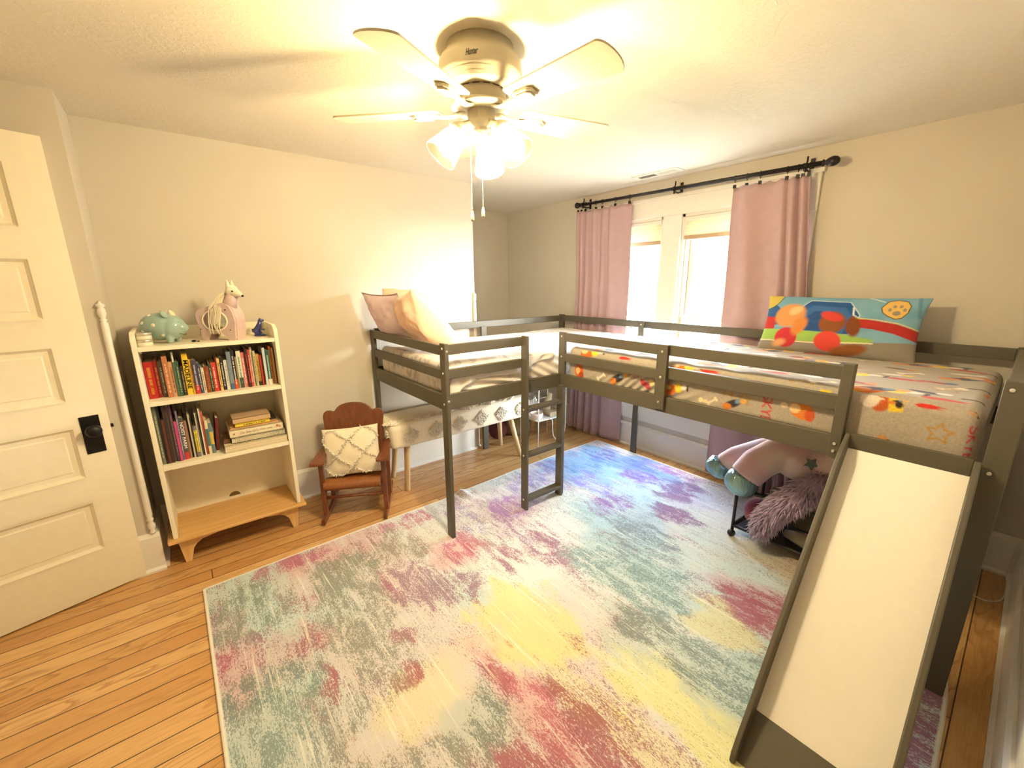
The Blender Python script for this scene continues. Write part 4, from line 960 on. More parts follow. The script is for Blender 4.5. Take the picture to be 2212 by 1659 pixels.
flat_book(0.155, 0.338, 2.662, 2.800, zs+0.1425, zs+0.170, (202, 172, 136), 'thick tan book lying on top of the flat stack')
flat_book(0.102, 0.128, 2.66, 2.80, zs+0.041, zs+0.066, (120, 84, 56), 'little brown book tucked behind the left of the flat stack')

# ------------------------------------------------------------------ things on top of the bookcase
ZT = SZ[0][1]
pig = thing('piggy_bank', 'pale blue ceramic piggy bank with white spots, smiling', 'piggy bank', (-0.065, 2.775, ZT))
PG = plain('pale_blue_glaze', (150, 178, 172), 0.12, var=0.04, coat=0.6); PW = plain('white_glaze', (232, 226, 204), 0.15, coat=0.5)
ax = unit((0.90, -0.42, 0)); ay = np.array((-ax[1], ax[0], 0)); MR = np.stack([ax, ay, UZ], 1)
pc = np.array((-0.068, 2.775, ZT+0.083))
b = MB(); b.ell(pc, (0.092, 0.070, 0.069), 32, 20, M=MR); b.ell(pc+ax*0.050+UZ*-0.006, (0.058, 0.062, 0.062), 28, 18, M=MR)
b.ell(pc+ax*0.098-UZ*0.010, (0.022, 0.030, 0.024), 20, 12, M=MR)
for sx, sy in ((0.045, 0.035), (0.045, -0.035), (-0.05, 0.035), (-0.05, -0.035)): b.lathe([(0.0, -0.076), (0.014, -0.077), (0.017, -0.060), (0.020, -0.035)], pc+ax*sx+ay*sy-UZ*0.006, seg=14)
b.build('body', PG, pig, remesh=0.004)
for s_ in (1, -1): MB().ell(pc+ax*0.040+ay*s_*0.038+UZ*0.062, (0.010, 0.020, 0.022), 16, 10, M=np.stack([unit(ax*0.8+UZ*0.5), ay, unit(UZ*0.8-ax*0.5)], 1)).build('ear', PW if s_ > 0 else PG, pig)
pu = MB()
for px_, py_, pz_ in ((-0.055, -0.052, 0.022), (0.0, -0.069, 0.012), (-0.06, -0.05, -0.022), (0.03, -0.058, -0.048), (-0.03, -0.03, 0.058)):
    q = ax*px_+ay*py_+UZ*pz_; nq = unit(np.array((q@ax/0.092**2, q@ay/0.07**2, q[2]/0.069**2))); nq = ax*nq[0]+ay*nq[1]+UZ*nq[2]
    k_ = 1/math.sqrt((q@ax/0.092)**2+(q@ay/0.07)**2+(q[2]/0.069)**2); pu.lathe([(0.0, 0.0022), (0.006, 0.002), (0.0088, 0.0), (0.0085, -0.004)], pc+q*k_, nq, 16)
pu.build('spots', PW, pig)
fc = MB()
for s_ in (1, -1): fc.ell(pc+ax*0.090+ay*(s_*0.024-0.006)+UZ*0.022, (0.0035, 0.0035, 0.004), 10, 6)
sm_ = []
for t_ in np.linspace(-1, 1, 9):
    q = ax*(0.104-0.014*t_*t_)+ay*(0.026*t_-0.006)-UZ*(0.044-0.008*t_*t_); sm_.append(pc+q*1.0)
fc.tube(sm_, 0.0014, 6); fc.build('face', plain('black_glaze', (40, 36, 34), 0.2), pig)
for k, (z0, lbl) in enumerate(((0, 'round white lidded tin, lower of the two beside the piggy bank'), (0.0325, 'round white lidded tin, upper of the two beside the piggy bank'))):
    t = thing('tin', lbl, 'tin', (-0.138, 2.672, ZT+z0), 0, 'two stacked tins beside the piggy bank'); c = (-0.138, 2.672, ZT+z0)
    MB().lathe([(0.0, 0), (0.029, 0), (0.0305, 0.002), (0.0305, 0.0195), (0, 0.0195)], c, seg=36).build('tin_body', plain('white_tin_label', (226, 220, 200), 0.3) if not k else bpy.data.materials['white_tin_label'], t)
    MB().lathe([(0.0302, 0.0185), (0.0316, 0.019), (0.0318, 0.029), (0.030, 0.0315), (0, 0.0318)], c, seg=36).build('lid', M['bolt'], t)
hs = thing('animal_bank', 'lilac painted wooden animal money bank with a glass jar belly', 'money bank', (0.19, 2.74, ZT))
HL = plain('lilac_wood_paint', (206, 182, 178), 0.5, var=0.06, scale=50); HW = plain('white_wood_paint', (238, 230, 210), 0.5, var=0.03); HB = plain('black_dot_paint', (34, 28, 26), 0.4)
hx = unit((0.78, -0.62, 0)); hy = np.array((-hx[1], hx[0], 0)); hc = np.array((0.185, 2.722, ZT))
def H(a, b_, z): return hc+hx*a+hy*b_+UZ*z
out = [(-0.082, 0.0), (-0.086, 0.05), (-0.098, 0.10), (-0.102, 0.135), (-0.092, 0.155), (-0.05, 0.172), (0.0, 0.186), (0.040, 0.196), (0.072, 0.186), (0.092, 0.150), (0.100, 0.10), (0.094, 0.05), (0.090, 0.0), (0.056, 0.0), (0.040, 0.036), (-0.02, 0.034), (-0.046, 0.040), (-0.056, 0.0)]
for s_ in (-0.045, 0.033):
    ring = [(-0.004+0.062*math.cos(t), 0.104+0.050*math.sin(t)) for t in np.linspace(0, 2*PI, 36, endpoint=False)]
    nO = 72; oo = []
    L_ = np.array(out+[out[0]]); seg_ = np.r_[0, np.cumsum(np.hypot(*np.diff(L_, axis=0).T))]
    cen = np.array((-0.004, 0.104)); angs = np.linspace(0, 2*PI, nO, endpoint=False)
    for a_ in angs:                                   # outline met along rays from the middle of the opening
        dr = np.array((math.cos(a_), math.sin(a_))); best = 0.05
        for p, q in zip(L_[:-1], L_[1:]):
            e_ = q-p; den = dr[0]*e_[1]-dr[1]*e_[0]
            if abs(den) < 1e-9: continue
            tt = ((p-cen)[0]*e_[1]-(p-cen)[1]*e_[0])/den; uu_ = ((p-cen)[0]*dr[1]-(p-cen)[1]*dr[0])/den
            if tt > 0 and 0 <= uu_ <= 1: best = max(best, tt)
        oo.append(cen+dr*best)
    inn = [cen+np.array((0.062*math.cos(a_), 0.050*math.sin(a_))) for a_ in angs]
    v = []
    for bb in (s_, s_+0.012):
        v += [H(p[0], bb, p[1]) for p in oo]+[H(p[0], bb, p[1]) for p in inn]
    f = []
    for i in range(nO):
        j = (i+1) % nO
        f += [(i, j, nO+j, nO+i), (2*nO+i, 3*nO+i, 3*nO+j, 2*nO+j), (i, 2*nO+i, 2*nO+j, j), (nO+i, nO+j, 3*nO+j, 3*nO+i)]
    MB().add(v, f).build('side', HL, hs)
    rg = MB(); rp = [H(-0.004+0.064*math.cos(t), s_ if s_ < 0 else s_+0.012, 0.104+0.052*math.sin(t)) for t in np.linspace(0, 2*PI, 49)]; rg.tube(rp, 0.0042, 8); rg.build('opening_rim', HW, hs)
MB().prism([(0.058, 0.0), (0.094, 0.0), (0.102, 0.10), (0.094, 0.155), (0.074, 0.186), (0.066, 0.16), (0.076, 0.10)], H(0, -0.033, 0), hx, UZ, hy*0.066).build('chest', HL, hs)
MB().prism([(-0.085, 0.0), (-0.056, 0.0), (-0.072, 0.06), (-0.080, 0.13), (-0.094, 0.15), (-0.100, 0.12)], H(0, -0.033, 0), hx, UZ, hy*0.066).build('rump', HL, hs)
nk = MB(); nk.tube([H(0.050, 0, 0.170), H(0.072, -0.004, 0.205), H(0.090, -0.008, 0.240)], [0.038, 0.032, 0.026], 18); nk.build('neck', HL, hs)
hd_ = MB(); dH = unit(hx*0.93-hy*0.30-UZ*0.36); p0 = H(0.086, -0.008, 0.256)
hd_.ell(p0, (0.030, 0.026, 0.032), 22, 14); hd_.tube([p0, p0+dH*0.030, p0+dH*0.058, p0+dH*0.070], [0.028, 0.021, 0.012, 0.007], 16); hdo = hd_.build('head', HW, hs, remesh=0.003)
for s_ in (1, -1): MB().lathe([(0.0, 0.030), (0.004, 0.024), (0.009, 0.008), (0.010, -0.004)], p0+hy*s_*0.016+UZ*0.026-hx*0.006, UZ+hy*s_*0.1, 12).build('ear', HW, hdo)
dd = MB(); dd.ell(p0+dH*0.074, (0.006,)*3, 12, 8)
for s_ in (1, -1): dd.ell(p0+dH*0.022+hy*s_*0.0215+UZ*0.006, (0.0045,)*3, 10, 6)
for q in ((0.070, -0.0462, 0.055), (0.060, -0.0462, 0.160), (-0.085, -0.0462, 0.06)): dd.ell(H(*q), (0.003,)*3, 8, 6)
dd.build('painted_dots', HB, hdo)
MB().tube([p0+dH*0.012+UZ*0.028, p0+dH*0.036+UZ*0.016, p0+dH*0.060+UZ*0.005], [0.009, 0.007, 0.003], 8, flat=0.4).build('muzzle_stripe', HL, hdo)
MB().lathe([(0.0, 0.0), (0.034, 0.0), (0.038, 0.004), (0.038, 0.085), (0.030, 0.098), (0.026, 0.104), (0.027, 0.118), (0.0245, 0.118), (0.0235, 0.104), (0.028, 0.097), (0.0355, 0.084), (0.0355, 0.005), (0.0, 0.004)], H(0.004, -0.004, 0.040), UZ, 32).build('glass_jar', M['jar'], hs)
MB().box(-0.001, 0.001, -0.001, 0.001, 0, 0.001).add([H(-0.058, -0.033, 0.036), H(0.056, -0.033, 0.036), H(0.056, 0.033, 0.036), H(-0.058, 0.033, 0.036)], [(0, 1, 2, 3)]).build('jar_floor', HL, hs) if 0 else MB().obox(H(-0.06, -0.033, 0.034), hx*0.115, hy*0.066, UZ*0.006).build('jar_floor', HL, hs)
yr = MB(); r_ = random.Random(5)
for i in range(16):
    s_ = r_.uniform(-0.03, 0.03); l = r_.uniform(0.5, 1.0)
    yr.tube([H(0.070, s_*0.4, 0.262), H(0.045+s_*0.3, s_-0.022, 0.232), H(0.010+s_, -0.050+s_*0.1, 0.190-0.03*l), H(-0.004+s_*0.9, -0.056, 0.150-0.09*l), H(0.0+s_, -0.055, 0.120-0.09*l)], 0.0022, 6)
yr.build('yarn_mane', M['cream'], hs)
tl = MB()
for i in range(6): tl.tube([H(-0.100, 0, 0.095), H(-0.112-i*0.002, -0.006+i*0.002, 0.06), H(-0.122-i*0.002, -0.012+i*0.004, 0.020)], 0.002, 6)
tl.build('yarn_tail', M['cream'], hs)
fg = MB(); c = np.array((0.362, 2.782, ZT)); 
fg.lathe([(0.0, 0), (0.032, 0), (0.034, 0.004), (0.026, 0.009), (0.015, 0.014), (0.0, 0.015)], c, seg=20)
fg.tube([c+(-0.018, 0, 0.012), c+(-0.016, 0, 0.034), c+(-0.002, 0, 0.050), c+(0.006, 0, 0.072), c+(0.006, 0, 0.088)], [0.010, 0.016, 0.017, 0.013, 0.008], 12); fg.ell(c+(0.014, -0.002, 0.088), (0.017, 0.010, 0.010), 14, 10)
fg.tube([c+(0.004, -0.008, 0.045), c+(0.018, -0.014, 0.034), c+(0.028, -0.012, 0.040)], [0.008, 0.006, 0.004], 8); fg.tube([c+(-0.004, 0.006, 0.04), c+(0.010, 0.010, 0.012)], [0.008, 0.006], 8); fg.tube([c+(-0.020, 0, 0.03), c+(-0.034, 0, 0.038), c+(-0.036, 0, 0.02)], [0.006, 0.008, 0.003], 8)
for s_ in (1, -1): fg.lathe([(0, 0.014), (0.004, 0.004), (0.004, 0)], c+(0.008, 0.005*s_, 0.094), UZ, 8)
o = fg.build('figurine', plain('cobalt_glaze', (44, 52, 112), 0.12, var=0.35, scale=45, coat=0.6), remesh=0.003)
tag(o, 'small cobalt blue glazed animal figurine at the right end of the bookcase top', 'figurine')
for q, r_, lb in (((0.052, 2.705), 0.0085, 'larger of two tiny black pebbles on the bookcase top'), ((0.070, 2.698), 0.005, 'smaller of two tiny black pebbles on the bookcase top')):
    o = MB().ell((q[0], q[1], ZT+r_*0.55), (r_*1.3, r_, r_*0.6), 14, 8).build('pebble', M['black']); tag(o, lb, 'pebble', 'two pebbles on the bookcase top')

# ------------------------------------------------------------------ child's rocking chair with a tufted cushion
ch_a = math.atan2(-0.466, 0.885)
ct = thing('rocking_chair', 'small brown wooden child\'s rocking chair with a scalloped back', 'rocking chair', (0.70, 2.46, 0), ch_a)
CM = np.array(WM[ct.name])
def cw(p): return CM[:3, :3]@np.array(p, float)+CM[:3, 3]
CX, CY, CZ = CM[:3, 0], CM[:3, 1], np.array((0, 0, 1.0))
def cbuild(mb, name, mat, parent=ct, **kw):
    mb.v = [tuple(cw(p)) for p in mb.v]; return mb.build(name, mat, parent, **kw)
CH = M['cherry']
# local axes: x to the chair's left as seen, y to its back
oc = [(-0.170, 0.0), (-0.188, 0.30), (-0.192, 0.355)]
left = [(-0.192, 0.355), (-0.186, 0.378), (-0.168, 0.392), (-0.145, 0.392), (-0.128, 0.385), (-0.118, 0.388), (-0.104, 0.408), (-0.080, 0.426), (-0.045, 0.437), (0.0, 0.440)]
back = [(-0.170, 0.0)]+left+[(-a, b) for a, b in left[::-1][1:]]+[(0.170, 0.0)]
tb = math.radians(11)
cbuild(MB().prism(back, (-0.015, 0.225, 0.255), (1, 0, 0), (0, math.sin(tb), math.cos(tb)), (0, 0.018*math.cos(tb), -0.018*math.sin(tb))), 'backrest', M['cherry'], bevel=0.004)
sy = np.linspace(0, 1, 12)
prof = [(0.272, 0.232), (0.05, 0.262)]+[(0.035-0.035*math.sin(t), 0.232+0.030*math.cos(t)) for t in np.linspace(0, PI/2*1.25, 8)]+[(0.03, 0.196), (0.272, 0.196)]
cbuild(MB().prism([(p[0], p[1]) for p in prof], (-0.178, 0, 0), (0, 1, 0), (0, 0, 1), (0.340, 0, 0)), 'seat', M['vinyl'], bevel=0.004)
fr = MB()
for x in (-0.184, 0.162): fr.box(x, x+0.014, 0.03, 0.285, 0.180, 0.225)
cbuild(fr, 'seat_frame', CH)
def rz2(y): return 0.012+0.30*(y-0.13)**2
for sx in (-0.198, 0.170):
    cbuild(MB().box(sx, sx+0.028, 0.020, 0.048, rz2(0.034)+0.02, 0.392), 'leg', CH, bevel=0.004)
    cbuild(MB().obox((sx, 0.235, rz2(0.25)+0.02), (0.028, 0, 0), (0, 0.026, 0), (0, 0.035, 0.36)), 'leg', CH, bevel=0.004)
    arm = [(-0.02, -0.022), (-0.012, -0.030), (0.060, -0.030), (0.064, -0.010), (0.054, 0.10), (0.044, 0.29), (0.004, 0.29), (-0.008, 0.10), (-0.020, 0.0)]
    s_ = 1 if sx > 0 else -1
    arm2 = [((a if s_ > 0 else 0.028-a), b) for a, b in arm]
    cbuild(MB().prism(arm2 if s_ > 0 else arm2[::-1], (sx, 0, 0.390), (1, 0, 0), (0, 1, 0.06), (0, 0, 0.018)), 'armrest', CH, bevel=0.004)
    ys = np.linspace(-0.055, 0.40, 16); r_ = MB(); up_ = [(y, rz2(y)+0.026) for y in ys]; dn = [(y, rz2(y)-0.010) for y in ys]
    zoff = min(p[1] for p in dn); r_.prism(up_+dn[::-1], (sx+0.004, 0, -zoff), (0, 1, 0), (0, 0, 1), (0.020, 0, 0)); cbuild(r_, 'rocker', CH, bevel=0.003)
for y, z in ((0.034, 0.150), (0.262, 0.13)): cbuild(MB().tube([(-0.172, y, z), (0.172, y, z)], 0.010, 10), 'stretcher', CH)
# cushion
tc_ = math.radians(14)
Xc = CX; Yc = unit(CY*math.sin(tc_)+CZ*math.cos(tc_)); Xc2 = unit(Xc*math.cos(0.06)-Yc*math.sin(-0.06)*1.0); Yc2 = unit(Yc*math.cos(0.06)+Xc*math.sin(-0.06)); Nc = -np.cross(Yc2, Xc2)
Nc = unit(np.cross(Xc2, Yc2))
cc_ = cw((-0.012, 0.135, 0.412))
ctr = thing('throw_pillow', 'square cream throw pillow with a shaggy diamond lattice, on the rocking chair', 'pillow', tuple(cc_))
F, B, u, v = pillow(cc_, Xc2, Yc2, Nc, 0.345, 0.31, 0.125, 9, 50, 50, 0.05, 0.006)
MB().grid(F).grid(B[:, ::-1]).build('cushion', M['cream'], ctr, weld=True)
def on_front(uu, vv):
    i = min(48.999, max(0, uu*49)); j = min(48.999, max(0, vv*49)); a, b = int(i), int(j); fi, fj = i-a, j-b
    return (F[a, b]*(1-fi)+F[a+1, b]*fi)*(1-fj)+(F[a, b+1]*(1-fi)+F[a+1, b+1]*fi)*fj
def strand(mb, p, d, l, w, r_):
    side = unit(np.cross(d, (r_.uniform(-1, 1), r_.uniform(-1, 1), r_.uniform(-1, 1)))); d2 = unit(d+side*r_.uniform(-0.7, 0.7)); q = p+d2*l*0.55; e = q+unit(d2-UZ*0.6)*l*0.5
    t2 = unit(np.cross(d2, side)+1e-6)
    k = len(mb.v); mb.v.extend([tuple(p+side*w), tuple(p-side*w*0.5+t2*w), tuple(p-side*w*0.5-t2*w), tuple(q+side*w*0.9), tuple(q-side*w*0.45+t2*w*0.9), tuple(q-side*w*0.45-t2*w*0.9), tuple(e)])
    for f in ((0, 1, 4, 3), (1, 2, 5, 4), (2, 0, 3, 5), (3, 4, 6), (4, 5, 6), (5, 3, 6)): mb.f.append(tuple(k+i for i in f)); mb.mi.append(0); mb.sm.append(True)
r_ = random.Random(3); frg = MB()
sgn_f = 1 if (cc_[:2]@Nc[:2]) < 0 else -1
for ln in ([(.20, .98), (.47, .76), (.75, .48), (.99, .28)], [(.0, .72), (.25, .44), (.50, .20), (.72, .03)], [(.70, .98), (.47, .76), (.25, .44), (.02, .24)], [(.99, .74), (.75, .48), (.50, .20), (.34, .02)], [(.02, .24), (.08, .10), (.2, .03), (.34, .02)], [(.72, .03), (.86, .05), (.95, .12), (.99, .28)], [(.70, .98), (.82, .97), (.95, .88), (.99, .74)], [(.0, .72), (.04, .88), (.1, .95), (.20, .98)]):
    for (a0, b0), (a1, b1) in zip(ln[:-1], ln[1:]):
        L_ = math.hypot(a1-a0, b1-b0); n = int(L_*110)
        for i in range(n):
            f = i/n; uu, vv = a0+(a1-a0)*f, b0+(b1-b0)*f
            p = on_front(uu, vv); d = unit(Nc*sgn_f+Xc2*r_.uniform(-0.8, 0.8)+Yc2*r_.uniform(-0.8, 0.8)); strand(frg, p, d, r_.uniform(0.014, 0.024), 0.0030, r_)
frg.build('shaggy_lattice', M['tuft'], ctr)

# ------------------------------------------------------------------ upholstered bench under the bed
bn = thing('bench', 'low bench in a cream cover with tufted diamonds on birch legs, under the loft bed', 'bench', (1.63, 2.73, 0))
lob, hib = (1.005, 2.552, 0.345), (2.245, 2.905, 0.522)
mb = MB(); cols = []
for P, ax_, side, flip in box_surface(lob, hib, 0.02):
    Q, N = rounded_map(P, lob, hib, 0.035); Q = Q+N*(0.006*(fbm(P[..., 0]*5+P[..., 2]*7, P[..., 1]*5+P[..., 2]*3, 3)-0.5))[..., None]
    mb.grid(Q if flip else Q[:, ::-1])
mb.build('cushion_cover', M['cream'], bn, weld=True)
def tuft_patch(cx_, half_w, half_h, face, n, r_):
    t = MB()
    for i in range(n):
        while 1:
            a, b = r_.uniform(-1, 1), r_.uniform(-1, 1)
            if abs(a)+abs(b) <= 1: break
        if face == 'front':
            s_ = 0.434+b*half_h; P = np.array((cx_+a*half_w, 2.552, s_)); d = np.array((0, -1.0, 0))
            if s_ > 0.490: tt = (s_-0.490)/0.032; P = np.array((cx_+a*half_w, 2.552+0.012*tt, s_)); d = unit((0, -1, tt))
        elif face == 'top': P = np.array((cx_+a*half_w, 2.61+b*half_h, 0.521)); d = np.array((0, -0.3, 1.0))
        else: P = np.array((1.005, cx_+a*half_w, 0.434+b*half_h)); d = np.array((-1.0, 0, 0))
        d = unit(d+np.array([r_.uniform(-0.6, 0.6) for _ in range(3)])); strand(t, P, d, r_.uniform(0.014, 0.024), 0.0046, r_)
    t.build('tufted_diamond', M['tuft'], bn)
r_ = random.Random(8)
for i in range(6): tuft_patch(1.145+i*0.196, 0.068, 0.062, 'front', 210, r_)
for i in range(6): tuft_patch(1.048+i*0.196, 0.085, 0.048, 'top', 210, r_)
for y in (2.66, 2.82): tuft_patch(y, 0.075, 0.075, 'end', 230, r_)
for (fx, fy, tx, ty) in ((1.118, 2.611, 1.150, 2.640), (1.125, 2.880, 1.155, 2.840), (2.140, 2.565, 2.085, 2.640), (2.160, 2.870, 2.120, 2.840)):
    MB().tube([(fx, fy, 0), (fx, fy, 0.004), ((fx+tx)/2, (fy+ty)/2, 0.18), (tx, ty, 0.36)], [0.0165, 0.018, 0.0205, 0.023], 20).build('leg', M['birch'], bn)

# ------------------------------------------------------------------ rug
def mat_rug():
    t = NT('distressed_rug'); v = t.coord(); base = t.n('Attribute', attribute_name='base').outputs[0]
    fa = t.n('Attribute', attribute_name='fleck'); fl_ = fa.outputs[0]; al = fa.outputs['Alpha']
    n1 = t.noise(t.mapped(v, (250, 72, 1)), 1.0, 3, 0.7, 0.5); n2 = t.noise(t.mapped(v, (360, 190, 1)), 1.0, 2, 0.6)
    cl = t.noise(t.mapped(v, (16, 6.5, 1)), 1.0, 4, 0.65, 0.8)
    th = t.math('ADD', t.math('ADD', t.math('MULTIPLY', n1, 0.56), t.math('MULTIPLY', n2, 0.30)), t.math('MULTIPLY', t.noise(t.mapped(v, (95, 1.6, 1)), 1.0, 2, 0.5), 0.14))
    k = t.math('SUBTRACT', th, t.math('SUBTRACT', 0.655, t.math('MULTIPLY', t.math('MULTIPLY', al, t.ramp(cl, [(0.30, (0.45,)*3), (0.60, (1.15,)*3)])), 0.25)))
    msk = t.math('MULTIPLY', t.ramp(t.math('ADD', k, 0.5), [(0.485, (0,)*3), (0.535, (1,)*3)]), 0.80)
    n3 = t.noise(t.mapped(v, (75, 2.2, 1)), 1.0, 4, 0.65)
    c = t.mix(msk, base, fl_); c = t.mix(t.ramp(n3, [(0.34, (0.6,)*3), (0.42, (0,)*3)]), c, srgb(232, 230, 220))
    t.set(col=c, rough=0.95, spec=0.1, sheen=0.15).bump(n2, 0.35, 0.002); return t.m
def interp(x, pts): return np.interp(x, [p[0] for p in pts], [p[1] for p in pts])
NXr, NYr = 420, 330
S, T = np.meshgrid(np.linspace(0, 1, NXr), np.linspace(0, 1, NYr), indexing='ij')
xl = -0.100+0.022*(1-T); xr_ = 2.935+0*T; Xg = xl+(xr_-xl)*S
yfar = interp(Xg, [(-0.11, 2.295), (0.59, 2.320), (1.24, 2.321), (1.417, 2.340), (1.858, 2.363), (2.47, 2.385), (2.94, 2.379)])
ynear = interp(Xg, [(-0.1, -0.115), (1.2, -0.085), (1.61, -0.068), (2.07, -0.037), (2.40, -0.028), (2.66, -0.004), (2.94, -0.006)])+0.006*np.sin(Xg*9)
Yg = ynear+(yfar-ynear)*T
bumpz = 0.022*np.exp(-((Xg-1.39-0.10*(2.33-Yg))/0.028)**2)*np.exp(-((Yg-2.34)/0.11)**2)+0.004*fbm(Xg*2, Yg*2, 4)
Zg = 0.007+bumpz
def blob(cx_, cy_, rx, ry, a=0.0, seed=0, hard=0.5):
    dx, dy = Xg-cx_, Yg-cy_; ca, sa = math.cos(a), math.sin(a); q = np.hypot((dx*ca+dy*sa)/rx, (-dx*sa+dy*ca)/ry)
    q = q+1.5*(fbm(Xg*8+seed*2.3, Yg*4.0, seed+20, 5)-0.5)+0.9*(fbm(Xg*26, Yg*9+seed, seed+7, 3)-0.5); return 1-sstep(1-hard*0.6, 1+hard*0.5, q)
CB = np.empty(Xg.shape+(3,)); CB[:] = srgb(216, 219, 216)
def layb(mk, rgb): 
    global CB
    CB = CB*(1-mk[..., None])+np.array(srgb(*rgb))*mk[..., None]
layb(0.8*sstep(0.45, 0.6, fbm(Xg*1.5, Yg*0.9, 31)), (184, 204, 202)); layb(0.7*sstep(0.5, 0.65, fbm(Xg*1.7, Yg*1.0, 37)), (210, 194, 192))
for (x, y, rx, ry, c, k) in ((1.0, 1.18, .18, .22, (232, 212, 112), .9), (0.50, 1.12, .17, .12, (222, 212, 158), .8), (1.17, 0.52, .14, .34, (224, 216, 116), .95), (0.95, 0.62, .07, .40, (226, 220, 140), .6), (1.63, 0.62, .14, .13, (218, 204, 126), .8), (2.32, 0.50, .2, .2, (206, 186, 136), .7), (0.75, 1.20, .18, .07, (222, 198, 172), .7),
    (1.03, 1.75, .14, .14, (216, 128, 124), .6), (0.42, 2.2, .25, .12, (212, 150, 146), .6), (-0.02, 1.8, .10, .22, (214, 158, 150), .7), (0.10, 1.62, .2, .16, (212, 160, 146), .6), (0.75, 0.85, .08, .3, (214, 136, 124), .6), (1.9, 0.5, .12, .35, (196, 126, 130), .6),
    (1.97, 1.35, .34, .26, (150, 190, 204), .85), (1.6, 1.05, .26, .32, (160, 190, 186), .8), (2.5, 2.05, .42, .3, (120, 164, 202), 1.2), (2.75, 1.75, .22, .34, (122, 150, 196), 1.1), (2.3, 1.75, .24, .24, (166, 200, 212), .7), (1.5, 1.95, .24, .2, (200, 176, 194), .6), (1.9, 2.15, .2, .16, (186, 170, 204), .6),  # blues near the windows: rug's own aqua plus cool daylight put into the colour
    (1.30, 0.78, .18, .2, (176, 190, 180), .8), (1.40, 0.40, .15, .3, (168, 190, 184), .8), (0.63, 0.95, .12, .12, (170, 186, 176), .7), (0.05, 1.30, .14, .2, (168, 188, 178), .6), (2.2, 0.95, .3, .2, (206, 206, 184), .5), (2.6, 1.3, .15, .2, (178, 160, 184), .6)):
    layb(blob(x, y, rx, ry, 0, int(x*50+y*31) % 97)*k*0.72, (tuple(int(0.85*q+0.15*205) for q in c) if not (c[0] > 190 and c[1] < 165) else (int(c[0]*0.97), int(c[1]*1.02), min(255, int(c[2]*1.12)))))
CF = np.empty(Xg.shape+(3,)); CF[:] = srgb(120, 128, 128); AF = 0.52+0.5*(fbm(Xg*3.0, Yg*1.3, 51)-0.5)*2*0.55
g_ = sstep(0.44, 0.54, fbm(Xg*3.4, Yg*1.9, 55))[..., None]; CF = CF*(1-g_)+np.array(srgb(140, 76, 98))*g_
def layf(mk, rgb, al):
    global CF, AF
    m_ = np.clip(mk*1.1, 0, 1); CF = CF*(1-m_[..., None])+np.array(srgb(*rgb))*m_[..., None]; AF = AF*(1-m_)+al*m_
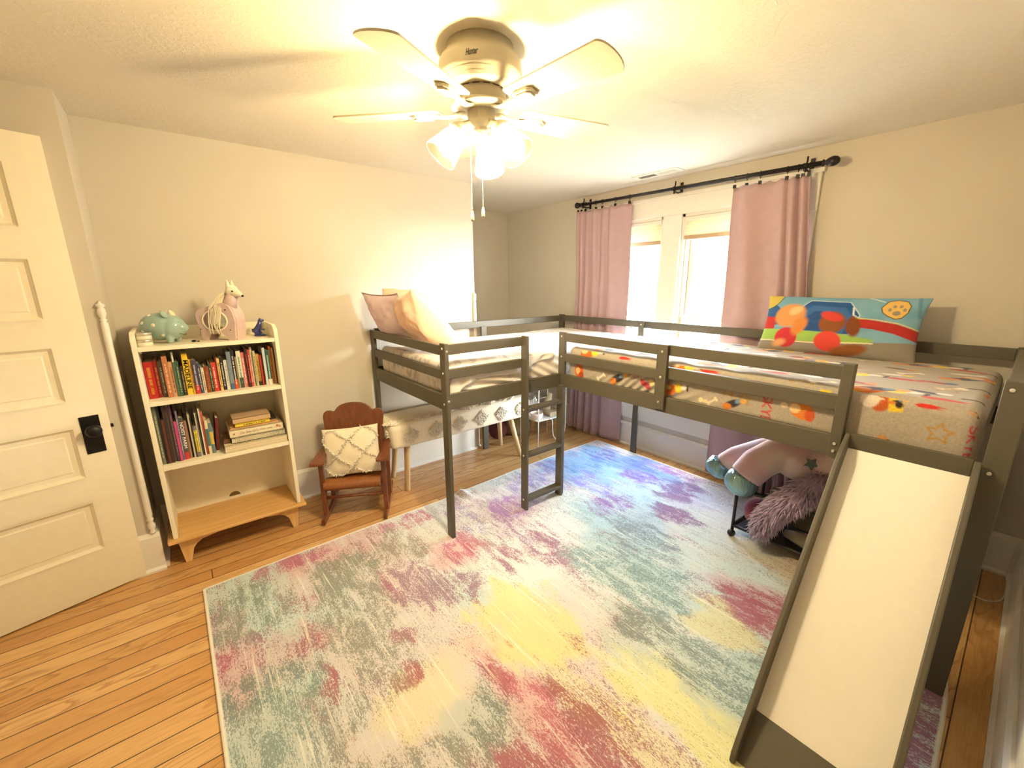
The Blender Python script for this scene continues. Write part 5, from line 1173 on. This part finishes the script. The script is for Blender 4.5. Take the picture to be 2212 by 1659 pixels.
for (x, y, rx, ry, c, al) in ((0.80, 1.05, .09, .10, (168, 44, 58), .98), (0.82, 0.62, .09, .20, (158, 46, 54), .95), (0.78, 0.85, .06, .25, (196, 96, 88), .8), (1.03, 1.78, .12, .12, (190, 76, 86), .85), (1.42, 1.44, .10, .22, (150, 62, 84), .95), (1.22, 1.55, .08, .16, (160, 70, 84), .8), (1.9, 0.5, .16, .20, (168, 48, 66), .95), (1.75, 0.45, .06, .3, (166, 60, 72), .9), (1.55, 0.66, .05, .25, (150, 66, 76), .85),
    (0.95, 2.22, .16, .07, (190, 70, 96), .9), (0.36, 2.24, .22, .06, (188, 84, 88), .85), (0.20, 1.38, .06, .10, (168, 52, 58), .97), (0.22, 1.62, .10, .07, (160, 70, 72), .85), (-0.05, 1.82, .05, .10, (182, 72, 78), .9), (0.30, 1.75, .06, .12, (178, 80, 76), .7), (1.77, 0.0, .3, .12, (160, 52, 88), .95),
    (2.05, 1.55, .16, .10, (148, 78, 130), .85), (2.62, 1.35, .16, .12, (128, 70, 120), .95), (2.3, 1.2, .10, .14, (136, 62, 92), .95), (1.52, 1.95, .16, .12, (170, 106, 150), .8), (1.86, 2.16, .18, .09, (120, 104, 170), .8), (2.78, 1.70, .16, .16, (108, 116, 176), .8), (2.45, 2.05, .24, .16, (88, 124, 170), .75), (2.70, 2.15, .12, .12, (110, 90, 150), .85), (2.2, 2.25, .14, .1, (128, 98, 158), .8), (2.88, 1.5, .08, .2, (150, 84, 104), .85), (2.55, 1.65, .12, .14, (150, 80, 130), .85), (1.35, 1.75, .12, .12, (150, 84, 110), .8), (1.15, 1.38, .08, .16, (150, 70, 84), .85), (0.62, 1.72, .07, .14, (160, 66, 80), .85), (0.55, 1.42, .08, .07, (160, 66, 72), .8), (0.48, 1.24, .05, .06, (164, 56, 60), .95), (0.88, 1.52, .10, .1, (150, 90, 96), .8), (0.05, 1.95, .07, .1, (170, 74, 84), .85), (0.6, 0.72, .07, .08, (164, 50, 58), .95), (0.35, 0.6, .1, .2, (130, 110, 110), .8), (2.2, 1.85, .14, .16, (150, 110, 170), .75),
    (1.6, 1.0, .20, .30, (96, 126, 130), .75), (1.95, 1.15, .20, .18, (110, 112, 122), .8), (1.30, 0.72, .12, .22, (104, 112, 108), .85), (1.42, 0.38, .16, .26, (100, 124, 124), .75), (0.62, 0.95, .10, .12, (100, 110, 106), .8), (0.08, 2.02, .16, .16, (110, 124, 112), .8), (0.48, 1.96, .16, .22, (110, 122, 110), .85), (0.04, 1.50, .14, .10, (92, 116, 112), .85), (0.08, 1.25, .14, .16, (110, 134, 130), .75), (0.40, 1.55, .14, .2, (116, 122, 112), .8), (0.28, 0.95, .2, .25, (120, 124, 116), .75),
    (1.0, 1.18, .15, .18, (190, 160, 90), .25), (0.50, 1.10, .22, .10, (190, 150, 90), .3), (1.17, 0.52, .10, .28, (120, 130, 96), .35), (2.32, 0.48, .16, .2, (180, 130, 90), .6), (1.62, 0.62, .12, .12, (170, 130, 80), .45), (0.78, 1.92, .14, .2, (130, 120, 112), .8), (0.72, 1.65, .12, .16, (150, 104, 100), .8), (1.2, 1.2, .12, .2, (150, 160, 150), .4), (1.25, 2.05, .12, .16, (150, 110, 140), .7)):
    layf(blob(x, y, rx*1.06, ry*1.1, 0, int(x*37+y*53) % 89, 0.7), (tuple(int(0.9*q+0.1*110) for q in c) if not (c[0] > 135 and c[1] < 115) else (int(c[0]*0.88), int(c[1]*0.82+6), min(255, int(c[2]*1.12)+8))), al)
edge = np.minimum(np.minimum(S*3.0, (1-S)*3.0), np.minimum(T*2.4, (1-T)*2.4)); eb = edge < 0.010
CB[eb] = srgb(236, 230, 216); AF[eb] = 0.0
rg = MB(); P = np.stack([Xg, Yg, Zg], -1); rg.grid(P)
n0 = NXr*NYr; ringi = [(i, 0) for i in range(NXr)]+[(NXr-1, j) for j in range(1, NYr)]+[(i, NYr-1) for i in range(NXr-2, -1, -1)]+[(0, j) for j in range(NYr-2, 0, -1)]
rv = [(P[i, j, 0], P[i, j, 1], 0.0005+(P[i, j, 2]-0.008 if P[i, j, 2] > 0.014 else 0)) for i, j in ringi]; k0 = len(rg.v); rg.v.extend(rv)
for q in range(len(ringi)):
    a, b = ringi[q], ringi[(q+1) % len(ringi)]
    rg.f.append((a[0]*NYr+a[1], k0+q, k0+(q+1) % len(ringi), b[0]*NYr+b[1])); rg.mi.append(0); rg.sm.append(False)
one = np.ones((len(rv), 1)); ec = np.tile(np.array(srgb(236, 230, 216)), (len(rv), 1))
rug = rg.build('rug', mat_rug(), attr={'base': np.r_[np.concatenate([CB, np.ones(Xg.shape+(1,))], -1).reshape(-1, 4), np.c_[ec, one]], 'fleck': np.r_[np.concatenate([CF, AF[..., None]], -1).reshape(-1, 4), np.c_[ec, one*0]]})
tag(rug, 'large distressed pink, teal and yellow area rug on the wood floor', 'rug')

# ------------------------------------------------------------------ rolling toy bin with plush unicorn under the bed
bt = thing('toy_bin', 'black framed rolling toy bin with mesh sides, half hidden behind the slide', 'toy bin', (2.55, 0.58, 0))
bx0, bx1, by0, by1, bz0, bz1 = 2.345, 2.745, 0.27, 0.880, 0.075, 0.315
fm = MB(); D_ = M['dark']
for x in (bx0, bx1):
    for y in (by0, by1): MB().tube([(x, y, 0.045), (x, y, bz1)], 0.009, 10).build('frame_post', D_, bt)
for z in (bz0, bz1):
    fm.tube([(bx0, by0, z), (bx0, by1, z)], 0.009, 10).tube([(bx1, by0, z), (bx1, by1, z)], 0.009, 10).tube([(bx0, by0, z), (bx1, by0, z)], 0.009, 10).tube([(bx0, by1, z), (bx1, by1, z)], 0.009, 10)
fm.build('frame_rails', D_, bt)
ms = NT('black_mesh_fabric'); ms.t.nodes.remove(ms.p); tr = ms.n('BsdfTransparent'); df = ms.n('BsdfDiffuse', {0: (0.02, 0.018, 0.016, 1)}); mx = ms.n('MixShader', {0: 0.34, 1: tr.outputs[0], 2: df.outputs[0]}); ms.t.links.new(mx.outputs[0], ms.out.inputs[0])
for q in ([(bx0, by0), (bx0, by1)], [(bx1, by0), (bx1, by1)], [(bx0, by0), (bx1, by0)], [(bx0, by1), (bx1, by1)]):
    (a, b), (c, d) = q; MB().add([(a, b, bz0), (c, d, bz0), (c, d, bz1), (a, b, bz1)], [(0, 1, 2, 3)]).build('mesh_side', ms.m, bt)
MB().box(bx0, bx1, by0, by1, bz0-0.008, bz0-0.002).build('bin_floor', D_, bt)
for x in (bx0, bx1):
    for y in (by0, by1):
        w_ = MB(); w_.lathe([(0, -0.011), (0.019, -0.011), (0.0215, -0.006), (0.0215, 0.006), (0.019, 0.011), (0, 0.011)], (x-0.006, y, 0.0215+0.007), (0.6, 1, 0), 18); w_.tube([(x, y, 0.05), (x-0.004, y, 0.030)], 0.007, 8); w_.build('caster', D_, bt)
def plush(name, rgb, var=0.1): return fabric(name, rgb, 260, var, 0.5, 0.5)
o = MB().ell((2.455, 0.785, 0.160), (0.085, 0.085, 0.082), 28, 18).build('toy_ball', plush('magenta_velour', (170, 84, 116), 0.25)); tag(o, 'soft magenta ball at the left end of the toy bin', 'toy')
o = MB().tube([(2.50, 0.72, 0.30), (2.43, 0.700, 0.33), (2.40, 0.690, 0.27), (2.405, 0.685, 0.20)], [0.03, 0.042, 0.046, 0.03], 16).build('stuffed_toy', plush('grey_plush', (120, 112, 108))); tag(o, 'grey long-armed stuffed toy in the toy bin behind the tail', 'stuffed toy')
cbt = thing('fabric_cube', 'olive and orange fabric storage cube with dark piping in the toy bin', 'storage cube', (2.54, 0.46, 0.13))
MB().box(2.41, 2.68, 0.310, 0.625, 0.165, 0.345).build('cube_body', [plush('olive_felt', (112, 104, 74))], cbt, bevel=0.012)
MB().box(2.404, 2.411, 0.312, 0.475, 0.172, 0.338).build('orange_panel', plush('orange_felt', (176, 86, 52), 0.2), cbt, bevel=0.004)
pp = MB(); pp.tube([(2.404, 0.480, 0.17), (2.404, 0.480, 0.34)], 0.003, 6).tube([(2.406, 0.622, 0.172), (2.406, 0.312, 0.172)], 0.003, 6); pp.build('piping', D_, cbt)
o = MB().tube([(2.42, 0.640, 0.115), (2.41, 0.55, 0.120), (2.405, 0.45, 0.118), (2.41, 0.34, 0.115)], [0.02, 0.040, 0.044, 0.03], 18).build('blanket', plush('cream_fleece', (214, 196, 164), 0.1)); tag(o, 'rolled cream fleece blanket along the bottom of the toy bin', 'blanket')
un = thing('plush_unicorn', 'large pale pink plush unicorn with shiny blue hooves, flopped over the toy bin', 'stuffed toy', (2.55, 0.62, 0.35))
UP_ = NT('unicorn_plush'); v_ = UP_.coord(); g1 = UP_.noise(UP_.mapped(v_, (3.0, 3.0, 3.0)), 1.0, 2); g2 = UP_.noise(v_, 300, 2)
UP_.set(col=UP_.ramp(g1, [(0.38, srgb(226, 206, 204)), (0.52, srgb(214, 176, 186)), (0.66, srgb(206, 190, 214))]), rough=0.95, sheen=0.5, spec=0.1).bump(g2, 0.5, 0.002)
b = MB(); b.ell((2.60, 0.50, 0.505), (0.165, 0.235, 0.125), 32, 20); b.ell((2.53, 0.66, 0.50), (0.12, 0.12, 0.105), 26, 16)
b.tube([(2.53, 0.66, 0.53), (2.47, 0.745, 0.535), (2.40, 0.815, 0.465), (2.355, 0.855, 0.385)], [0.095, 0.092, 0.090, 0.086], 20)
b.tube([(2.62, 0.72, 0.50), (2.60, 0.86, 0.475), (2.555, 0.99, 0.400), (2.53, 1.045, 0.345)], [0.085, 0.078, 0.070, 0.066], 20)
b.tube([(2.60, 0.40, 0.52), (2.62, 0.22, 0.50), (2.64, 0.12, 0.46)], [0.11, 0.10, 0.09], 20)
b.build('body', UP_.m, un, remesh=0.010)
HV = NT('shiny_blue_hoof'); nz = HV.noise(HV.mapped(HV.coord(), (34, 34, 9), rot=(0.4, 0.5, 0)), 1.0, 3, 0.5, 1.2)
HV.set(col=srgb(132, 170, 180), rough=0.24, metal=0.6).bump(nz, 0.7, 0.012)
for c, d, r in (((2.335, 0.868, 0.335), (-0.35, 0.25, -0.9), 0.088), ((2.505, 1.075, 0.312), (-0.25, 0.45, -0.85), 0.076)):
    d = unit(d); MB().lathe([(0.0, 0.66*r), (0.45*r, 0.60*r), (0.80*r, 0.40*r), (0.98*r, 0.10*r), (1.0*r, -0.2*r), (0.97*r, -0.55*r), (0.90*r, -0.80*r), (0.3*r, -0.82*r)], c, d, 32).build('hoof', HV.m, un, subsurf=1)
st = MB(); sp_ = star_pts((0, 0), 0.036, 0.018, 0.35)
sc_ = np.array((2.440, 0.582, 0.536)); sN = unit((-0.80, -0.45, 0.35)); sX = unit(np.cross(sN, UZ)); sY = np.cross(sN, sX)
st.prism(sp_, sc_-sN*0.004, sX, sY, sN*0.010); st.build('star_patch', plain('dark_teal_felt', (104, 120, 120), 0.8), un, bevel=0.002)
pth = [np.array(p) for p in ((2.48, 0.50, 0.455), (2.39, 0.54, 0.435), (2.325, 0.595, 0.375), (2.295, 0.660, 0.295), (2.290, 0.705, 0.205), (2.290, 0.722, 0.130))]
tlm = MB(); rr_ = [0.05, 0.055, 0.058, 0.055, 0.046, 0.022]; tlm.tube(pth, rr_, 14)
r_ = random.Random(12)
for i in range(2000):
    f = r_.random()*(len(pth)-1.001); k = int(f); a = f-k; p = pth[k]*(1-a)+pth[k+1]*a; d = unit(pth[k+1]-pth[k]); ra_ = rr_[k]*(1-a)+rr_[k+1]*a
    s1_ = unit(np.cross(d, (0.3, 0.2, 1))); s2_ = np.cross(d, s1_); an = r_.uniform(0, 2*PI); nrm = s1_*math.cos(an)+s2_*math.sin(an); q = p+nrm*ra_*0.9
    strand(tlm, q, unit(nrm*0.75+d*0.8-UZ*0.25), r_.uniform(0.036, 0.062), 0.0036, r_)
tlm.build('shaggy_tail', plush('lilac_long_pile', (186, 162, 192), 0.2), un)

# ------------------------------------------------------------------ wire rack, basket and oddments in the alcove
wt = thing('wire_rack', 'white wire mesh toy rack in the alcove behind the ladder', 'rack', (2.57, 2.76, 0)); WR = M['wire']
wx0, wx1, wy0, wy1 = 2.390, 2.735, 2.610, 2.860
f = MB(); f.tube([(wx0, wy1, 0.0), (wx0, wy1, 0.62)], 0.0048, 8).tube([(wx1, wy1, 0.0), (wx1, wy1, 0.62)], 0.0048, 8).tube([(wx0, wy1, 0.243), (wx1, wy1, 0.243)], 0.0048, 8); f.build('wire_frame', WR, wt)
for y in (wy0,):
    f = MB(); f.tube([(wx1, y, 0.62), (wx1, y, 0.12), (wx1-0.012, y, 0.065), (wx1-0.045, y, 0.028), (wx1-0.085, y, 0.016), (wx1-0.125, y, 0.028), (wx1-0.155, y, 0.065), (wx1-0.166, y, 0.12), (wx1-0.170, y, 0.215), (wx1-0.182, y, 0.238), (wx1-0.21, y, 0.243), (wx0, y, 0.243)], 0.0048, 8); f.tube([(wx0, y, 0.62), (wx0, y, 0.0)], 0.0048, 8)
    f.build('wire_frame', WR, wt)
for z in (0.243, 0.365, 0.62):
    f = MB(); f.tube([(wx0, wy0, z), (wx1, wy0, z)] if z > 0.5 else [(wx1-0.03, wy0, z), (wx1, wy0, z)], 0.004, 8); f.tube([(wx1, wy0, z), (wx1, wy1, z)], 0.004, 8); f.tube([(wx0, wy1, z), (wx1, wy1, z)], 0.004, 8); f.build('cross_wire', WR, wt)
MB().box(wx0, wx1, wy0+0.004, wy1-0.004, 0.236, 0.243).build('shelf', WR, wt)
g = MB(); n = 26
for i in range(n): x = wx0+(wx1-wx0)*i/(n-1); g.box(x-0.0013, x+0.0013, wy1-0.001, wy1+0.001, 0.05 if x > wx1-0.17 else 0.243, 0.62)
for i in range(42):
    z = 0.05+i*0.0137; g.box(wx1-0.166 if z < 0.243 else wx0, wx1, wy1-0.001, wy1+0.001, z-0.0013, z+0.0013)
g.build('back_mesh', plain('grey_mesh_wire', (92, 84, 72), 0.5), wt)
o = MB().lathe([(0.0, 0), (0.020, 0), (0.021, 0.004), (0.021, 0.062), (0.012, 0.078), (0.011, 0.096), (0.009, 0.096), (0.010, 0.078), (0.019, 0.061), (0.019, 0.005), (0, 0.004)], (2.425, 2.70, 0.366), seg=20); ob = o.build('bottle', M['jar']); tag(ob, 'small clear glass bottle standing on the upper plate of the wire rack', 'bottle')
MB().box(wx0, wx1-0.2, wy0+0.02, wy1-0.004, 0.358, 0.366).build('upper_plate', WR, wt)
o = MB().lathe([(0.0, 0), (0.03, 0), (0.052, 0.018), (0.060, 0.045), (0.058, 0.062), (0.055, 0.062), (0.056, 0.045), (0.049, 0.021), (0.028, 0.004), (0, 0.004)], (2.43, 2.68, 0.244), seg=28).build('bowl', plain('pale_pink_bowl', (232, 214, 202), 0.3)); tag(o, 'pale pink bowl at the left of the wire rack shelf', 'bowl')
o = MB().box(2.575, 2.70, 2.650, 2.76, 0.2445, 0.284).build('box', plain('kraft_box', (178, 160, 128), 0.7), bevel=0.002); tag(o, 'flat tan box lying on the wire rack shelf', 'box')
o = MB().tube([(2.62, 2.75, 0.286), (2.62, 2.75, 0.33), (2.635, 2.74, 0.38), (2.65, 2.73, 0.44)], [0.036, 0.04, 0.032, 0.018], 16).build('stuffed_toy', plush('beige_plush', (196, 178, 142))); tag(o, 'beige stuffed toy sitting on the tan box in the wire rack', 'stuffed toy')
bk = NT('woven_seagrass'); v_ = bk.coord(); wv = bk.noise(bk.mapped(v_, (70, 70, 160)), 1.0, 3, 0.7); bk.set(col=bk.ramp(wv, [(0.35, srgb(110, 92, 62)), (0.65, srgb(196, 172, 128))]), rough=0.85).bump(wv, 0.8, 0.006)
o = MB().lathe([(0.0, 0.0), (0.115, 0.0), (0.135, 0.012), (0.150, 0.06), (0.152, 0.12), (0.145, 0.19), (0.138, 0.19), (0.143, 0.12), (0.140, 0.06), (0.125, 0.02), (0, 0.012)], (2.50, 3.06, 0), seg=40).build('basket', bk.m); tag(o, 'round woven basket on the alcove floor behind the wire rack', 'basket')
bg_ = MB(); bg_.ell((2.24, 3.02, 0.105), (0.095, 0.085, 0.105), 26, 16); bg_.tube([(2.24, 3.02, 0.19), (2.245, 3.02, 0.225), (2.25, 3.02, 0.255)], [0.05, 0.018, 0.035], 14)
o = bg_.build('drawstring_bag', plain('burgundy_cloth', (88, 36, 42), 0.8, var=0.3, bump=0.6, scale=40), remesh=0.006); tag(o, 'burgundy drawstring bag on the floor behind the bench legs', 'bag')
cb_ = MB(); pts = [(3.050, -0.150, 0.19), (3.042, -0.145, 0.06), (3.030, -0.150, 0.006), (2.96, -0.158, 0.004), (2.86, -0.150, 0.004), (2.78, -0.135, 0.004), (2.735, -0.09, 0.004), (2.76, -0.04, 0.004), (2.82, -0.022, 0.005), (2.90, -0.026, 0.005)]
sm2 = []
for i in range(len(pts)-1):
    for k in range(6):
        p0, p1, p2, p3 = [np.array(pts[min(max(i+q, 0), len(pts)-1)]) for q in (-1, 0, 1, 2)]; t = k/6.0
        sm2.append(0.5*((2*p1)+(-p0+p2)*t+(2*p0-5*p1+4*p2-p3)*t*t+(-p0+3*p1-3*p2+p3)*t**3))
cb_.tube(sm2+[np.array(pts[-1])], 0.0025, 8); o = cb_.build('power_cord', M['wire']); tag(o, 'thin white power cord looping on the floor in the right corner', 'cord')

# ------------------------------------------------------------------ outside the windows
gd = MB().box(XB+0.16, 30, -18, 22, -0.9, -0.8).build('garden_ground', plain('pale_concrete', (206, 202, 190), 0.9)); struct(gd)
nb = thing('neighbour_garage', 'white sided garage across the yard, seen through the windows', 'building', (11, 3, -0.8))
MB().box(10.0, 15.0, -3.5, 9.0, -0.8, 2.05).build('wall', plain('white_siding', (236, 234, 226), 0.8, bump=0.0), nb)
sid = MB()
for k in range(18): sid.box(9.985, 10.0, -3.5, 9.0, -0.75+k*0.155, -0.75+k*0.155+0.012)
sid.build('siding_laps', plain('siding_shade', (226, 222, 212), 0.8), nb)
MB().prism([(9.6, 2.00), (12.5, 2.9), (15.4, 2.00), (15.4, 2.08), (12.5, 3.0), (9.6, 2.10)], (0, -3.9, 0), (1, 0, 0), (0, 0, 1), (0, 13.3, 0)).build('roof', plain('grey_shingles', (150, 144, 138), 0.9, var=0.2), nb)
LF = plain('green_leaves', (112, 140, 104), 0.8, var=0.35, scale=6)
def tree(label, x, y, z0, h, r, seed, nm='tree'):
    t = thing(nm, label, 'tree' if nm == 'tree' else 'bush', (x, y, z0)); rr = random.Random(seed)
    if nm == 'tree': MB().tube([(x, y, z0), (x, y, z0+h*0.6)], [0.22, 0.10], 10).build('trunk', M['cherry'], t)
    m_ = MB()
    for i in range(900):
        d = unit([rr.gauss(0, 1) for _ in range(3)]); q = np.array((x, y, z0+h*(0.68 if nm == 'tree' else 0.5)))+d*np.array((r, r, h*(0.36 if nm == 'tree' else 0.5)))*(rr.random()**0.4)
        a = unit([rr.gauss(0, 1) for _ in range(3)]); b_ = unit(np.cross(a, d)); l = 0.16*(1 if nm == 'tree' else 0.5)
        m_.add([q-a*l, q+b_*l*0.5, q+a*l, q-b_*l*0.5], [(0, 1, 2, 3)])
    m_.build('foliage', LF, t)
tree('tall leafy tree beyond the garage roof, seen through the right window', 18, 6.5, -0.8, 7.5, 2.6, 2)
tree('tall leafy tree beyond the garage roof, seen through the left window', 19, 11.5, -0.8, 7.0, 2.6, 5)
tree('low green bush in the yard below the right window', 6.2, 3.0, -0.8, 1.5, 0.8, 9, 'bush')
